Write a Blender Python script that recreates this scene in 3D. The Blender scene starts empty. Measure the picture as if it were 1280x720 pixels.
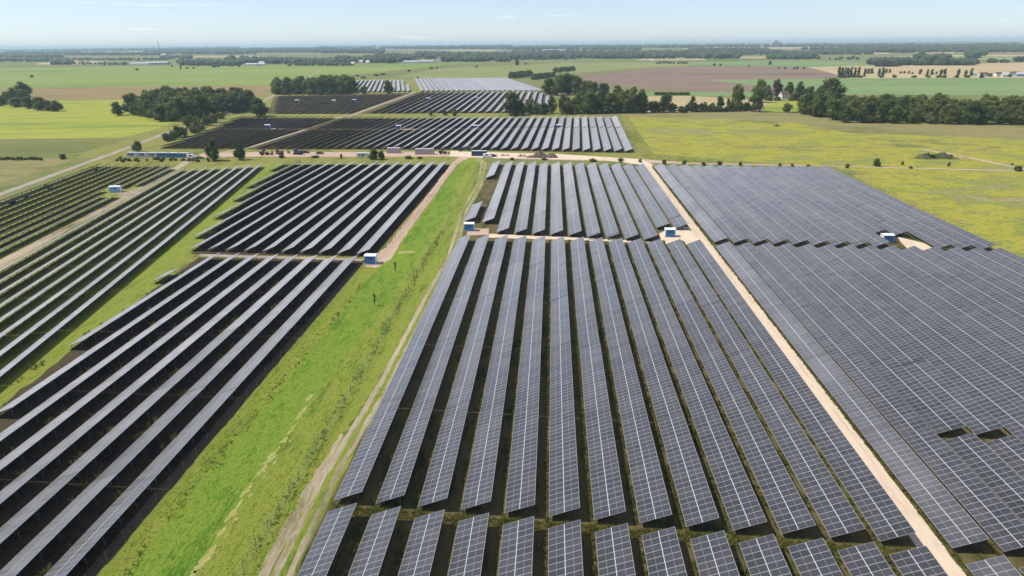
import bpy, bmesh, math, random
from mathutils import Vector, Matrix
R = math.radians
random.seed(7)
sc = bpy.context.scene
COL = sc.collection

# ---------------------------------------------------------------- camera
CAM_H = 63.52; FPX = 853.0
PT, RL, YW = R(19.93), R(-0.528), R(-3.418)
cy, sy, cp, sp, cr, sr = math.cos(YW), math.sin(YW), math.cos(PT), math.sin(PT), math.cos(RL), math.sin(RL)
v_right = Vector((cy, -sy, 0)); v_fwd = Vector((sy*cp, cy*cp, -sp)); v_up = Vector((sy*sp, cy*sp, cp))
c_right = v_right*cr + v_up*sr; c_up = v_up*cr - v_right*sr
cam_d = bpy.data.cameras.new('camera'); cam = bpy.data.objects.new('camera', cam_d); COL.objects.link(cam)
m = Matrix((c_right, c_up, -v_fwd)).transposed().to_4x4(); m.translation = Vector((0, 0, CAM_H))
cam.matrix_world = m
cam_d.sensor_width = 36; cam_d.lens = 36*FPX/1280; cam_d.clip_start = 0.5; cam_d.clip_end = 80000
sc.camera = cam

# ---------------------------------------------------------------- light
SUN_EL, SUN_AZ = 56.0, 180.0          # azimuth as a math angle of the direction towards the sun
SUN_STR, SKY_STR, EXPOSURE = 5.0, 0.138, 0.0
w = bpy.data.worlds.new('World'); sc.world = w; w.use_nodes = True
nt = w.node_tree; nt.nodes.clear()
sky = nt.nodes.new('ShaderNodeTexSky'); sky.sky_type = 'NISHITA'; sky.sun_disc = False
sky.sun_elevation = R(SUN_EL); sky.sun_rotation = R(90 - SUN_AZ)
sky.altitude = 100; sky.air_density = 0.65; sky.dust_density = 0.3; sky.ozone_density = 3.5
bg = nt.nodes.new('ShaderNodeBackground'); bg.inputs[1].default_value = SKY_STR
wo = nt.nodes.new('ShaderNodeOutputWorld')
# a few thin wisps of fair-weather cloud
tcw = nt.nodes.new('ShaderNodeTexCoord'); mpw = nt.nodes.new('ShaderNodeMapping'); mpw.inputs['Scale'].default_value = (5, 5, 95); mpw.inputs['Location'].default_value = (1.7, 0.4, 0.3)
nzw = nt.nodes.new('ShaderNodeTexNoise'); nzw.inputs['Scale'].default_value = 1.6; nzw.inputs['Detail'].default_value = 6; nzw.inputs['Roughness'].default_value = .62
rmw = nt.nodes.new('ShaderNodeMapRange'); rmw.interpolation_type = 'SMOOTHSTEP'; rmw.inputs[1].default_value = .60; rmw.inputs[2].default_value = .80; rmw.inputs[3].default_value = .2; rmw.inputs[4].default_value = .62
mxw = nt.nodes.new('ShaderNodeMix'); mxw.data_type = 'RGBA'; mxw.inputs[7].default_value = (8.6, 8.8, 9.1, 1)
nt.links.new(tcw.outputs['Generated'], mpw.inputs[0]); nt.links.new(mpw.outputs[0], nzw.inputs['Vector']); nt.links.new(nzw.outputs[0], rmw.inputs[0]); nt.links.new(rmw.outputs[0], mxw.inputs[0]); nt.links.new(sky.outputs[0], mxw.inputs[6])
nt.links.new(mxw.outputs[2], bg.inputs[0]); nt.links.new(bg.outputs[0], wo.inputs[0])
sd = Vector((math.cos(R(SUN_EL))*math.cos(R(SUN_AZ)), math.cos(R(SUN_EL))*math.sin(R(SUN_AZ)), math.sin(R(SUN_EL))))
sl = bpy.data.lights.new('sun', 'SUN'); sl.energy = SUN_STR; sl.angle = R(0.5); sl.color = (1.0, 0.95, 0.86)
so = bpy.data.objects.new('sun', sl); COL.objects.link(so); so.location = (0, 0, 200)
so.rotation_euler = sd.to_track_quat('Z', 'Y').to_euler()
vs = sc.view_settings; vs.view_transform = 'Standard'; vs.look = 'None'; vs.exposure = EXPOSURE; vs.gamma = 1; vs.use_curve_mapping = False
sc.render.engine = 'CYCLES'
sc.cycles.use_denoising = True
sc.cycles.max_bounces = 5; sc.cycles.diffuse_bounces = 2; sc.cycles.glossy_bounces = 2
sc.cycles.volume_bounces = 2; sc.cycles.transparent_max_bounces = 8

# ---------------------------------------------------------------- helpers
RE = 4.4e6
def gz(x, y):                          # the ground falls away with the curve of the earth
    d = max(0.0, math.hypot(x, y) - 1000.0)
    return -d*d/(2*RE)
def G(u, v, z=0.0):                    # a point on the ground (or at height z) along a sight line of the survey photograph
    a_, b_ = u-640, v-360
    a = cr*a_ + sr*b_; b = -sr*a_ + cr*b_
    d = v_right*(a/FPX) + v_fwd - v_up*(b/FPX)
    t = (z-CAM_H)/d.z
    for _ in range(6):
        t = (z + gz(d.x*t, d.y*t) - CAM_H)/d.z
    return Vector((d.x*t, d.y*t, z + gz(d.x*t, d.y*t)))
def G2(u, v, z=0.0):
    p = G(u, v, z); return (p.x, p.y)

def mk(name, verts, faces, mats=(), parent=None, mi=None, smooth=False, loc=None):
    me = bpy.data.meshes.new(name); me.from_pydata([tuple(p) for p in verts], [], faces)
    for m_ in (mats if isinstance(mats, (list, tuple)) else [mats]): me.materials.append(m_)
    if mi: me.polygons.foreach_set('material_index', mi)
    if smooth: me.polygons.foreach_set('use_smooth', [True]*len(faces))
    me.update()
    o = bpy.data.objects.new(name, me); COL.objects.link(o)
    if parent: o.parent = parent
    if loc: o.location = loc
    return o
def inst(src_mesh, name, parent=None, loc=(0, 0, 0), rz=0, s=None):
    o = bpy.data.objects.new(name, src_mesh); COL.objects.link(o)
    o.location = loc; o.rotation_euler = (0, 0, rz)
    if s is not None: o.scale = s if hasattr(s, '__len__') else (s, s, s)
    if parent: o.parent = parent
    return o
def tag(o, label, cat, group=None):
    o['label'] = label; o['category'] = cat
    if group: o['group'] = group
    return o
def empty(name, loc=(0, 0, 0), rz=0):
    o = bpy.data.objects.new(name, None); COL.objects.link(o); o.location = loc; o.rotation_euler = (0, 0, rz)
    o.empty_display_size = 0.5
    return o
class MB:
    def __init__(s): s.v = []; s.f = []; s.m = []
    def quad(s, pts, m=0):
        b = len(s.v); s.v += [tuple(p) for p in pts]; s.f.append(tuple(range(b, b+len(pts)))); s.m.append(m)
    def box(s, x0, x1, y0, y1, z0, z1, m=0, mt=None):
        b = len(s.v)
        P = [(x0,y0,z0),(x1,y0,z0),(x1,y1,z0),(x0,y1,z0),(x0,y0,z1),(x1,y0,z1),(x1,y1,z1),(x0,y1,z1)]
        if mt is not None: P = [tuple(mt @ Vector(p)) for p in P]
        s.v += P
        for q in ((0,3,2,1),(4,5,6,7),(0,1,5,4),(1,2,6,5),(2,3,7,6),(3,0,4,7)): s.f.append(tuple(b+i for i in q)); s.m.append(m)
    def bar(s, p, q, r0, r1=None, n=6, m=0):
        p = Vector(p); q = Vector(q); r1 = r0 if r1 is None else r1
        d = (q-p).normalized(); a = d.orthogonal().normalized(); c = d.cross(a)
        b = len(s.v)
        for (o, r) in ((p, r0), (q, r1)):
            for i in range(n):
                t = 2*math.pi*i/n; s.v.append(tuple(o + a*math.cos(t)*r + c*math.sin(t)*r))
        for i in range(n):
            j = (i+1) % n; s.f.append((b+i, b+j, b+n+j, b+n+i)); s.m.append(m)
        s.f.append(tuple(b+i for i in reversed(range(n)))); s.m.append(m)
        s.f.append(tuple(b+n+i for i in range(n))); s.m.append(m)
    def build(s, name, mats, parent=None, smooth=False, loc=None):
        return mk(name, s.v, s.f, mats, parent, s.m, smooth, loc)

# ---------------------------------------------------------------- materials
def newmat(name):
    m_ = bpy.data.materials.new(name); m_.use_nodes = True; t = m_.node_tree; t.nodes.clear()
    o = t.nodes.new('ShaderNodeOutputMaterial'); p = t.nodes.new('ShaderNodeBsdfPrincipled')
    t.links.new(p.outputs[0], o.inputs[0]); return m_, t, p
def N(t, typ, **kw):
    n = t.nodes.new(typ)
    for k, v_ in kw.items():
        if k.startswith('i_'):
            key = k[2:]; key = int(key) if key.isdigit() else key
            n.inputs[key].default_value = v_
        else: setattr(n, k, v_)
    return n
def math_(t, op, a, b=None, c=None, clamp=False):
    n = t.nodes.new('ShaderNodeMath'); n.operation = op; n.use_clamp = clamp
    for i, x in enumerate((a, b, c)):
        if x is None: continue
        if hasattr(x, 'is_linked') or hasattr(x, 'links'): t.links.new(x, n.inputs[i])
        else: n.inputs[i].default_value = x
    return n.outputs[0]
def mixc(t, f, a, b, typ='MIX'):
    n = t.nodes.new('ShaderNodeMix'); n.data_type = 'RGBA'; n.blend_type = typ
    for s_, x in ((n.inputs[0], f), (n.inputs[6], a), (n.inputs[7], b)):
        if hasattr(x, 'links'): t.links.new(x, s_)
        elif isinstance(x, (int, float)): s_.default_value = x
        else: s_.default_value = (*x, 1)
    return n.outputs[2]
def smooth(t, x, lo, hi):
    n = t.nodes.new('ShaderNodeMapRange'); n.interpolation_type = 'SMOOTHSTEP'
    t.links.new(x, n.inputs[0]); n.inputs[1].default_value = lo; n.inputs[2].default_value = hi
    return n.outputs[0]
def flat(name, col, rough=0.7, metal=0.0, noise=0.15, scale=1.5):
    m_, t, p = newmat(name)
    tc = N(t, 'ShaderNodeTexCoord'); nz = N(t, 'ShaderNodeTexNoise', i_Scale=scale, i_Detail=4.0)
    t.links.new(tc.outputs['Object'], nz.inputs['Vector'])
    f = smooth(t, nz.outputs[0], 0.3, 0.7)
    c = mixc(t, f, tuple(x*(1-noise) for x in col), tuple(min(1, x*(1+noise)) for x in col))
    t.links.new(c, p.inputs['Base Color']); p.inputs['Roughness'].default_value = rough; p.inputs['Metallic'].default_value = metal
    return m_
def ground_mat(name, cols, scales=(0.012, 0.07, 0.6), weights=(1.0, 0.7, 0.5), stretch=(1, 1), rot=0, bump=0.3, bscale=2.5, stripes=None, rough=0.95):
    """cols: list of colours spread over a multi-octave noise; stretch lengthens the patches along one way"""
    m_, t, p = newmat(name)
    tc = N(t, 'ShaderNodeTexCoord')
    mp = N(t, 'ShaderNodeMapping'); mp.inputs['Rotation'].default_value = (0, 0, rot); mp.inputs['Scale'].default_value = (1/stretch[0], 1/stretch[1], 1)
    t.links.new(tc.outputs['Object'], mp.inputs['Vector'])
    acc = None; tot = sum(weights)
    for s_, w_ in zip(scales, weights):
        nz = N(t, 'ShaderNodeTexNoise', i_Scale=s_, i_Detail=5.0, i_Roughness=0.6); t.links.new(mp.outputs[0], nz.inputs['Vector'])
        x = math_(t, 'MULTIPLY', nz.outputs[0], w_/tot)
        acc = x if acc is None else math_(t, 'ADD', acc, x)
    if stripes:
        wl, ang, amt = stripes
        mp2 = N(t, 'ShaderNodeMapping'); mp2.inputs['Rotation'].default_value = (0, 0, ang); t.links.new(tc.outputs['Object'], mp2.inputs['Vector'])
        wv = N(t, 'ShaderNodeTexWave', i_Scale=0.314/wl*1.0, i_Distortion=1.5, i_Detail=2.0); wv.inputs['Detail Scale'].default_value = 0.6
        t.links.new(mp2.outputs[0], wv.inputs['Vector'])
        acc = math_(t, 'ADD', acc, math_(t, 'MULTIPLY', math_(t, 'SUBTRACT', wv.outputs['Fac'], 0.5), amt))
    cr_ = N(t, 'ShaderNodeValToRGB'); t.links.new(acc, cr_.inputs[0])
    el = cr_.color_ramp.elements
    n = len(cols); lo, hi = 0.41, 0.59
    el[0].position = lo; el[0].color = (*cols[0], 1); el[1].position = hi; el[1].color = (*cols[-1], 1)
    for i in range(1, n-1):
        e = el.new(lo + (hi-lo)*i/(n-1)); e.color = (*cols[i], 1)
    t.links.new(cr_.outputs[0], p.inputs['Base Color'])
    p.inputs['Roughness'].default_value = rough; p.inputs['Specular IOR Level'].default_value = 0.15
    if bump:
        nb = N(t, 'ShaderNodeTexNoise', i_Scale=bscale, i_Detail=6.0, i_Roughness=0.7); t.links.new(tc.outputs['Object'], nb.inputs['Vector'])
        b = N(t, 'ShaderNodeBump', i_Strength=bump, i_Distance=0.5); t.links.new(nb.outputs[0], b.inputs['Height']); t.links.new(b.outputs[0], p.inputs['Normal'])
    return m_

MODW, TAB_L, TILT, LOWZ, PITCH = 1.1625, 4.592, R(21.0), 0.80, 6.258
CT, ST = math.cos(TILT), math.sin(TILT)
TAU, COATW, COATR = 0.022, 0.5, 0.6
def panel_material():
    m_, t, p = newmat('panel_glass')
    uv = N(t, 'ShaderNodeUVMap'); sx = N(t, 'ShaderNodeSeparateXYZ'); t.links.new(uv.outputs[0], sx.inputs[0])
    fu = math_(t, 'FRACT', sx.outputs[0]); fv = math_(t, 'FRACT', sx.outputs[1])
    eu = math_(t, 'ABSOLUTE', math_(t, 'SUBTRACT', fu, 0.5)); ev = math_(t, 'ABSOLUTE', math_(t, 'SUBTRACT', fv, 0.5))
    lu = math_(t, 'GREATER_THAN', eu, 0.5-0.034)           # frames between neighbours along the row
    lv = math_(t, 'GREATER_THAN', ev, 0.5-0.022)           # frames at the low, middle and high edges
    half = math_(t, 'MULTIPLY', math_(t, 'LESS_THAN', ev, 0.0085), 0.75)
    line = math_(t, 'MAXIMUM', math_(t, 'MAXIMUM', lu, lv), half)
    # every module has its own slight tint
    fl = N(t, 'ShaderNodeCombineXYZ'); t.links.new(math_(t, 'FLOOR', sx.outputs[0]), fl.inputs[0]); t.links.new(math_(t, 'FLOOR', sx.outputs[1]), fl.inputs[1])
    oi = N(t, 'ShaderNodeObjectInfo'); t.links.new(math_(t, 'MULTIPLY', oi.outputs['Random'], 57.0), fl.inputs[2])
    wn = N(t, 'ShaderNodeTexWhiteNoise'); t.links.new(fl.outputs[0], wn.inputs[0])
    cell = mixc(t, wn.outputs[0], (0.008, 0.008, 0.011), (0.022, 0.021, 0.026))
    # road dust on the rows beside the sandy road, and a thin film elsewhere
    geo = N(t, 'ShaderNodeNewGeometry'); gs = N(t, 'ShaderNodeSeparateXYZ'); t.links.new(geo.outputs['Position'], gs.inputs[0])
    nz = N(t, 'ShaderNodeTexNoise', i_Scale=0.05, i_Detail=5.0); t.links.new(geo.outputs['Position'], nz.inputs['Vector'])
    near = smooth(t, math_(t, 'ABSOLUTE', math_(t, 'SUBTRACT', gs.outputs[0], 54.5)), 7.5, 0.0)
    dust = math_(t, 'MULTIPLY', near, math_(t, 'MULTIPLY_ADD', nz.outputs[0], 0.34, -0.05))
    # the thin dust film hides more of the glass the flatter one looks across it: 1 - exp(-depth / cos^2)
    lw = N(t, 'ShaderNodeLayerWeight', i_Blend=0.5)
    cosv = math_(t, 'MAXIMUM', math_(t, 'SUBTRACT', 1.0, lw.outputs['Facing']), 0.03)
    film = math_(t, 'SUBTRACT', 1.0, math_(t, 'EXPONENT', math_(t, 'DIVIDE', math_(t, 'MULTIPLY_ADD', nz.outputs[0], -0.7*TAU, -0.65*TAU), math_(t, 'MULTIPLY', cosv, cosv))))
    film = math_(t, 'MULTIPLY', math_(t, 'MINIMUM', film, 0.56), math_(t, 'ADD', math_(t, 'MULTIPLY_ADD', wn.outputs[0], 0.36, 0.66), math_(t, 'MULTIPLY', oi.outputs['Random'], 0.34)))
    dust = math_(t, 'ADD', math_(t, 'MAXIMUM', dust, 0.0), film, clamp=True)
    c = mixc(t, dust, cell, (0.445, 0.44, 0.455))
    seam = math_(t, 'LESS_THAN', math_(t, 'ABSOLUTE', math_(t, 'SUBTRACT', sx.outputs[1], 1.0)), 0.025)
    c = mixc(t, line, c, mixc(t, seam, (0.28, 0.28, 0.30), (0.44, 0.44, 0.46)))
    t.links.new(c, p.inputs['Base Color'])
    p.inputs['Roughness'].default_value = 0.24
    t.links.new(math_(t, 'MULTIPLY_ADD', line, 0.15, math_(t, 'MULTIPLY_ADD', dust, 0.5, 0.20)), p.inputs['Roughness'])
    p.inputs['IOR'].default_value = 1.5
    p.inputs['Coat Weight'].default_value = COATW; p.inputs['Coat Roughness'].default_value = COATR
    return m_
M = {}
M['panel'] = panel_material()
M['panel_back'] = flat('panel_back_sheet', (0.05, 0.05, 0.055), 0.6)
M['steel'] = flat('galvanised_steel', (0.14, 0.142, 0.145), 0.55, 0.3)
M['alu'] = flat('aluminium_frame', (0.55, 0.56, 0.58), 0.4, 0.5)

# ---------------------------------------------------------------- ground and fields
gm = ground_mat('farmland', [(0.085, 0.115, 0.028), (0.14, 0.17, 0.042), (0.19, 0.17, 0.07), (0.13, 0.165, 0.045)], scales=(0.0016, 0.01, 0.08), bump=0.15, bscale=0.8)
V = []; F = []; SEG = 160
radii = [0] + [20*1.13**i for i in range(66)]
radii = [r for r in radii if r < 31000] + [31000]
V.append((0, 0, 0))
for r in radii[1:]:
    for s_ in range(SEG):
        a = 2*math.pi*s_/SEG; x, y = r*math.cos(a), r*math.sin(a); V.append((x, y, gz(x, y)))
for s_ in range(SEG): F.append((0, 1+s_, 1+(s_+1) % SEG))
for i in range(len(radii)-2):
    b0, b1 = 1+i*SEG, 1+(i+1)*SEG
    for s_ in range(SEG):
        s2 = (s_+1) % SEG; F.append((b0+s_, b1+s_, b1+s2, b0+s2))
g = mk('ground', V, F, gm); g['kind'] = 'structure'

def sheet(name, poly, mat, layer=1, cell=None, kind='structure'):
    """a flat field, road or path lying on the ground: poly = outline in metres"""
    far = max(math.hypot(*p) for p in poly)
    bm = bmesh.new(); f = bm.faces.new([bm.verts.new((x, y, 0)) for x, y in poly])
    if f.normal.z < 0: f.normal_flip()
    if far > 1250:
        cell = cell or 220
        xs = [p[0] for p in poly]; ys = [p[1] for p in poly]
        for ax, lo, hi in ((0, min(xs), max(xs)), (1, min(ys), max(ys))):
            st = max(cell, (hi-lo)/60)
            k = math.floor(lo/st)+1
            while k*st < hi:
                co = Vector((0, 0, 0)); co[ax] = k*st; no = Vector((0, 0, 0)); no[ax] = 1
                bmesh.ops.bisect_plane(bm, geom=bm.verts[:]+bm.edges[:]+bm.faces[:], plane_co=co, plane_no=no); k += 1
    bmesh.ops.triangulate(bm, faces=bm.faces[:])
    for v_ in bm.verts:
        d = math.hypot(v_.co.x, v_.co.y)
        v_.co.z = gz(v_.co.x, v_.co.y) + layer*(0.004 + max(0, d-900)*6e-5)
    bmesh.ops.recalc_face_normals(bm, faces=bm.faces[:])
    me = bpy.data.meshes.new(name); bm.to_mesh(me); bm.free(); me.materials.append(mat)
    if me.polygons and me.polygons[0].normal.z < 0: me.flip_normals()
    o = bpy.data.objects.new(name, me); COL.objects.link(o); o['kind'] = kind
    return o
def resample(pts, n):
    """n+1 points evenly spaced along an open polyline"""
    d = [0.0]
    for a, b in zip(pts, pts[1:]): d.append(d[-1]+math.dist(a, b))
    out = []; k = 0
    for i in range(n+1):
        t = d[-1]*i/n
        while k < len(pts)-2 and d[k+1] < t: k += 1
        f = (t-d[k])/max(1e-9, d[k+1]-d[k]); a, b = pts[k], pts[k+1]
        out.append((a[0]+(b[0]-a[0])*f, a[1]+(b[1]-a[1])*f))
    return out
def band(name, left, right, mat, layer, amp=0.25, step=3.0):
    """a long strip of ground between two edge lines, both a little ragged"""
    ln = max(sum(math.dist(a, b) for a, b in zip(e, e[1:])) for e in (left, right)); n = max(2, int(ln/step))
    L = resample(left, n); Rr = resample(right, n); v = []; f = []
    for (a, b) in zip(L, Rr):
        d = max(.01, math.dist(a, b)); am = min(amp, d*.3)
        for p, s_ in ((a, 1), (b, -1)):
            j = random.uniform(-am, am)/d*s_
            x, y = p[0]+(b[0]-a[0])*j*s_, p[1]+(b[1]-a[1])*j*s_
            v.append((x, y, gz(x, y) + layer*(0.004 + max(0, math.hypot(x, y)-900)*6e-5)))
    for i in range(n): f.append((2*i, 2*i+1, 2*i+3, 2*i+2))
    o = mk(name, v, f, mat); me = o.data
    if me.polygons[0].normal.z < 0: me.flip_normals()
    o['kind'] = 'structure'; return o
def ribbon(name, pts, wid, mat, layer, amp=0.2, step=4.0):
    l = []; r = []
    for i, p in enumerate(pts):
        a = Vector(pts[max(0, i-1)]); b = Vector(pts[min(len(pts)-1, i+1)]); d = (b-a).normalized(); n = Vector((-d.y, d.x))
        l.append((p[0]+n.x*wid/2, p[1]+n.y*wid/2)); r.append((p[0]-n.x*wid/2, p[1]-n.y*wid/2))
    return band(name, l, r, mat, layer, amp, step)
PX = lambda *pts: [G2(u, v) for u, v in pts]

M['meadow_yellow'] = ground_mat('flowering_meadow', [(0.12, 0.14, 0.035), (0.21, 0.205, 0.06), (0.34, 0.31, 0.035), (0.16, 0.20, 0.042), (0.30, 0.235, 0.12)], scales=(0.011, 0.07, 0.6), weights=(1.2, 1, .8), stretch=(1.6, 1), bump=0.5, bscale=1.5)
M['meadow_dry'] = ground_mat('dry_meadow', [(0.13, 0.14, 0.04), (0.24, 0.205, 0.085), (0.19, 0.185, 0.055)], scales=(0.015, 0.09, 0.7), stretch=(2, 1), bump=0.4, bscale=1.2)
M['grass_lush'] = ground_mat('lush_grass', [(0.065, 0.135, 0.013), (0.115, 0.21, 0.02), (0.20, 0.265, 0.032), (0.10, 0.195, 0.02)], scales=(0.06, 0.5, 2.6), weights=(1, .9, .9), stretch=(1, 4), bump=0.7, bscale=3.0)
M['grass_lime'] = ground_mat('long_lime_grass', [(0.095, 0.14, 0.02), (0.17, 0.235, 0.027), (0.25, 0.27, 0.045), (0.145, 0.205, 0.023)], scales=(0.08, 0.5, 2.4), weights=(1, .9, .9), stretch=(1, 5), bump=0.8, bscale=3.0)
M['grass_rough'] = ground_mat('rough_grass', [(0.09, 0.115, 0.022), (0.19, 0.20, 0.037), (0.25, 0.23, 0.065), (0.14, 0.175, 0.028)], scales=(0.06, 0.35, 1.6), stretch=(1, 2), bump=0.7, bscale=3.0)
M['park_floor'] = ground_mat('grass_and_soil_under_panels', [(0.035, 0.045, 0.011), (0.10, 0.085, 0.03), (0.14, 0.105, 0.05), (0.09, 0.105, 0.02)], scales=(0.05, 0.4, 1.7), stretch=(1, 3), bump=0.6, bscale=3.0)  # herb and soil colours taken darker to deepen the shade under the tables
M['park_grass'] = ground_mat('meadow_under_panels', [(0.12, 0.14, 0.03), (0.24, 0.24, 0.06), (0.20, 0.225, 0.04), (0.30, 0.27, 0.09)], scales=(0.05, 0.4, 1.7), stretch=(1, 3), bump=0.5, bscale=3.0)
M['soil_brown'] = ground_mat('bare_soil_strip', [(0.03, 0.022, 0.014), (0.075, 0.053, 0.034), (0.055, 0.05, 0.02)], scales=(0.06, 0.4, 1.7), bump=0.5)  # brown soil, its colours lowered to blacken the shade between the left rows
M['sand'] = ground_mat('sandy_road', [(0.52, 0.41, 0.30), (0.62, 0.50, 0.38), (0.56, 0.46, 0.35)], scales=(0.05, 0.3, 2.0), stretch=(1, 4), bump=0.15, bscale=4)
M['sand_pink'] = ground_mat('reddish_gravel_path', [(0.36, 0.25, 0.19), (0.47, 0.34, 0.26), (0.42, 0.31, 0.22)], scales=(0.05, 0.3, 2.0), bump=0.2)
M['track'] = ground_mat('rutted_earth_track', [(0.15, 0.135, 0.06), (0.31, 0.255, 0.17), (0.41, 0.34, 0.245)], scales=(0.08, 0.5, 2.5), stretch=(1, 6), bump=0.4)
M['lane'] = ground_mat('country_lane_gravel', [(0.26, 0.22, 0.17), (0.36, 0.31, 0.25)], scales=(0.05, 0.4, 2.0), bump=0.15)
M['field_green'] = ground_mat('green_crop', [(0.14, 0.195, 0.04), (0.19, 0.245, 0.048), (0.225, 0.265, 0.065)], scales=(0.004, 0.02, 0.15), stretch=(4, 1), bump=0.1, bscale=.6, stripes=(45, 0.3, 0.06))
M['field_lime'] = ground_mat('lime_meadow', [(0.15, 0.20, 0.032), (0.23, 0.265, 0.035), (0.31, 0.31, 0.045), (0.19, 0.24, 0.038)], scales=(0.008, 0.03, 0.3), stretch=(5, 1), bump=0.2, bscale=.8, stripes=(22, 1.35, 0.05))
M['field_olive'] = ground_mat('olive_stubble', [(0.11, 0.13, 0.035), (0.17, 0.175, 0.05), (0.14, 0.155, 0.04)], scales=(0.008, 0.03, 0.3), stretch=(4, 1), bump=0.2, bscale=.8)
M['field_brown'] = ground_mat('dry_brown_meadow', [(0.19, 0.14, 0.06), (0.26, 0.185, 0.085), (0.20, 0.165, 0.06)], scales=(0.01, 0.04, 0.3), stretch=(4, 1), bump=0.2, bscale=.8)
M['field_plough'] = ground_mat('ploughed_soil', [(0.12, 0.085, 0.06), (0.225, 0.16, 0.115), (0.175, 0.12, 0.088)], scales=(0.004, 0.015, 0.2), stretch=(5, 1), bump=0.2, bscale=.8, stripes=(30, 1.2, 0.04))
M['field_tan'] = ground_mat('ripe_stubble', [(0.34, 0.25, 0.13), (0.43, 0.33, 0.19), (0.37, 0.29, 0.15)], scales=(0.002, 0.01, 0.1), stretch=(4, 1), bump=0)
M['field_sage'] = ground_mat('pale_green_crop', [(0.135, 0.20, 0.075), (0.165, 0.235, 0.085), (0.19, 0.25, 0.10)], scales=(0.003, 0.012, 0.1), stretch=(5, 1), bump=0)
M['field_striped'] = ground_mat('mown_striped_meadow', [(0.16, 0.19, 0.055), (0.20, 0.225, 0.07), (0.24, 0.245, 0.09)], scales=(0.003, 0.015, 0.1), weights=(.5, .4, .4), bump=0, stripes=(38, 0.5, 0.10))

# distant patchwork, far to near
S = sheet
S('field', PX((430, 96), (560, 84), (700, 79), (880, 78), (860, 82), (700, 92), (640, 99)), M['field_striped'], 3)
S('field', PX((-120, 87), (-120, 112), (350, 107), (440, 94), (560, 81), (640, 77), (420, 81), (200, 83)), M['field_green'], 2)
S('field', PX((440, 94), (400, 101), (470, 99), (560, 85), (700, 78.5), (640, 76.5)), M['field_olive'], 3.5)
S('field', PX((-120, 112), (-120, 128), (150, 125), (340, 122), (352, 108), (330, 106.5)), M['field_brown'], 3)
S('field', PX((-200, 128), (-300, 160), (200, 158), (330, 122), (150, 125)), M['field_lime'], 4)
S('field', PX((-400, 156), (-420, 178), (130, 178), (200, 160), (210, 150)), M['field_lime'], 5)
S('field', PX((-420, 178), (-460, 203), (50, 199), (105, 190), (165, 172)), M['field_olive'], 6)
S('field', PX((-460, 203), (-500, 232), (0, 229), (52, 214), (92, 199), (50, 198)), M['meadow_dry'], 5)
S('field', PX((690, 98), (760, 91), (860, 83), (1010, 84), (1060, 97), (1000, 99), (880, 100), (985, 111), (930, 115), (830, 113), (740, 104)), M['field_plough'], 4)
S('field', PX((840, 101), (900, 98), (1060, 98), (1420, 97), (1440, 121), (1060, 118), (860, 121), (790, 122), (760, 116), (930, 114)), M['field_sage'], 3)
S('field', PX((830, 80.5), (700, 79), (1020, 76), (1110, 80), (1050, 85)), M['field_sage'], 2)
S('field', PX((1010, 84), (1130, 81), (1420, 76), (1420, 97), (1060, 98)), M['field_tan'], 3)
S('field', PX((1100, 71), (1180, 69), (1310, 68.5), (1300, 74), (1130, 75)), M['field_tan'], 4)
S('field', PX((770, 121), (860, 120), (1000, 128), (940, 140), (780, 141)), M['field_tan'], 4)
S('field', PX((960, 128), (1060, 122), (1080, 132), (1000, 141), (950, 140)), M['field_lime'], 5)
for (u0, u1, v0, v1, mm) in [(50, 95, 78.5, 81, 'tan'), (85, 130, 77, 79.5, 'tan'), (230, 330, 70, 72, 'tan'), (290, 310, 71.5, 75.5, 'brown'), (0, 60, 73.5, 75.5, 'tan'),
        (320, 560, 66.8, 68.6, 'brown'), (560, 620, 62.6, 64.2, 'tan'), (470, 560, 62.2, 64.4, 'brown'), (640, 760, 60.4, 61.4, 'tan'), (860, 990, 59.4, 61.6, 'tan'), (920, 950, 66.5, 69, 'sage'),
        (985, 1060, 59, 61, 'tan'), (800, 880, 73.5, 75.5, 'tan'), (920, 1020, 70.8, 73.2, 'tan'), (700, 800, 61.6, 62.8, 'brown'), (1150, 1290, 62.5, 66.8, 'tan'), (1000, 1110, 66, 68, 'tan'), (-150, 40, 71, 73, 'brown'), (1110, 1290, 70.5, 73.5, 'sage')]:
    S('field', PX((u0, v0+.2), (u0-6, v1), (u1+4, v1-.3), (u1, v0)), M['field_'+mm], 5)

# the open meadow right of the park, the grass around it
S('meadow', [(60, 409), (66, 612), (60, 650), (215, 640), (250, 575), (420, 552), (620, 560), (620, 330), (400, 345), (235, 356), (130, 372)], M['meadow_yellow'], 4)
S('meadow', PX((880, 147), (1010, 142), (1100, 153), (1290, 156), (1500, 158), (1500, 178), (1290, 176), (1180, 170), (1060, 166), (990, 153)), M['meadow_dry'], 6)
S('meadow', PX((770, 141), (1000, 140), (1010, 145), (880, 149), (780, 146)), M['meadow_dry'], 5)
S('meadow', [(142, 30), (140.5, 200), (147.5, 366), (235, 352), (620, 320), (620, 30)], M['meadow_yellow'], 5)
S('grass', [(-420, 410), (-300, 392), (-262, 395), (-48, 402), (-20, 402), (80, 372), (150, 366), (235, 350), (235, 362), (130, 380), (60, 412), (65, 615), (20, 640), (-10, 830), (-90, 1300), (-380, 1300), (-380, 900), (-300, 640)], M['grass_rough'], 3)
S('grass', [(-268, 392), (-140, 20), (-60, 20), (-50, 400)], M['grass_rough'], 4)
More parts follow.
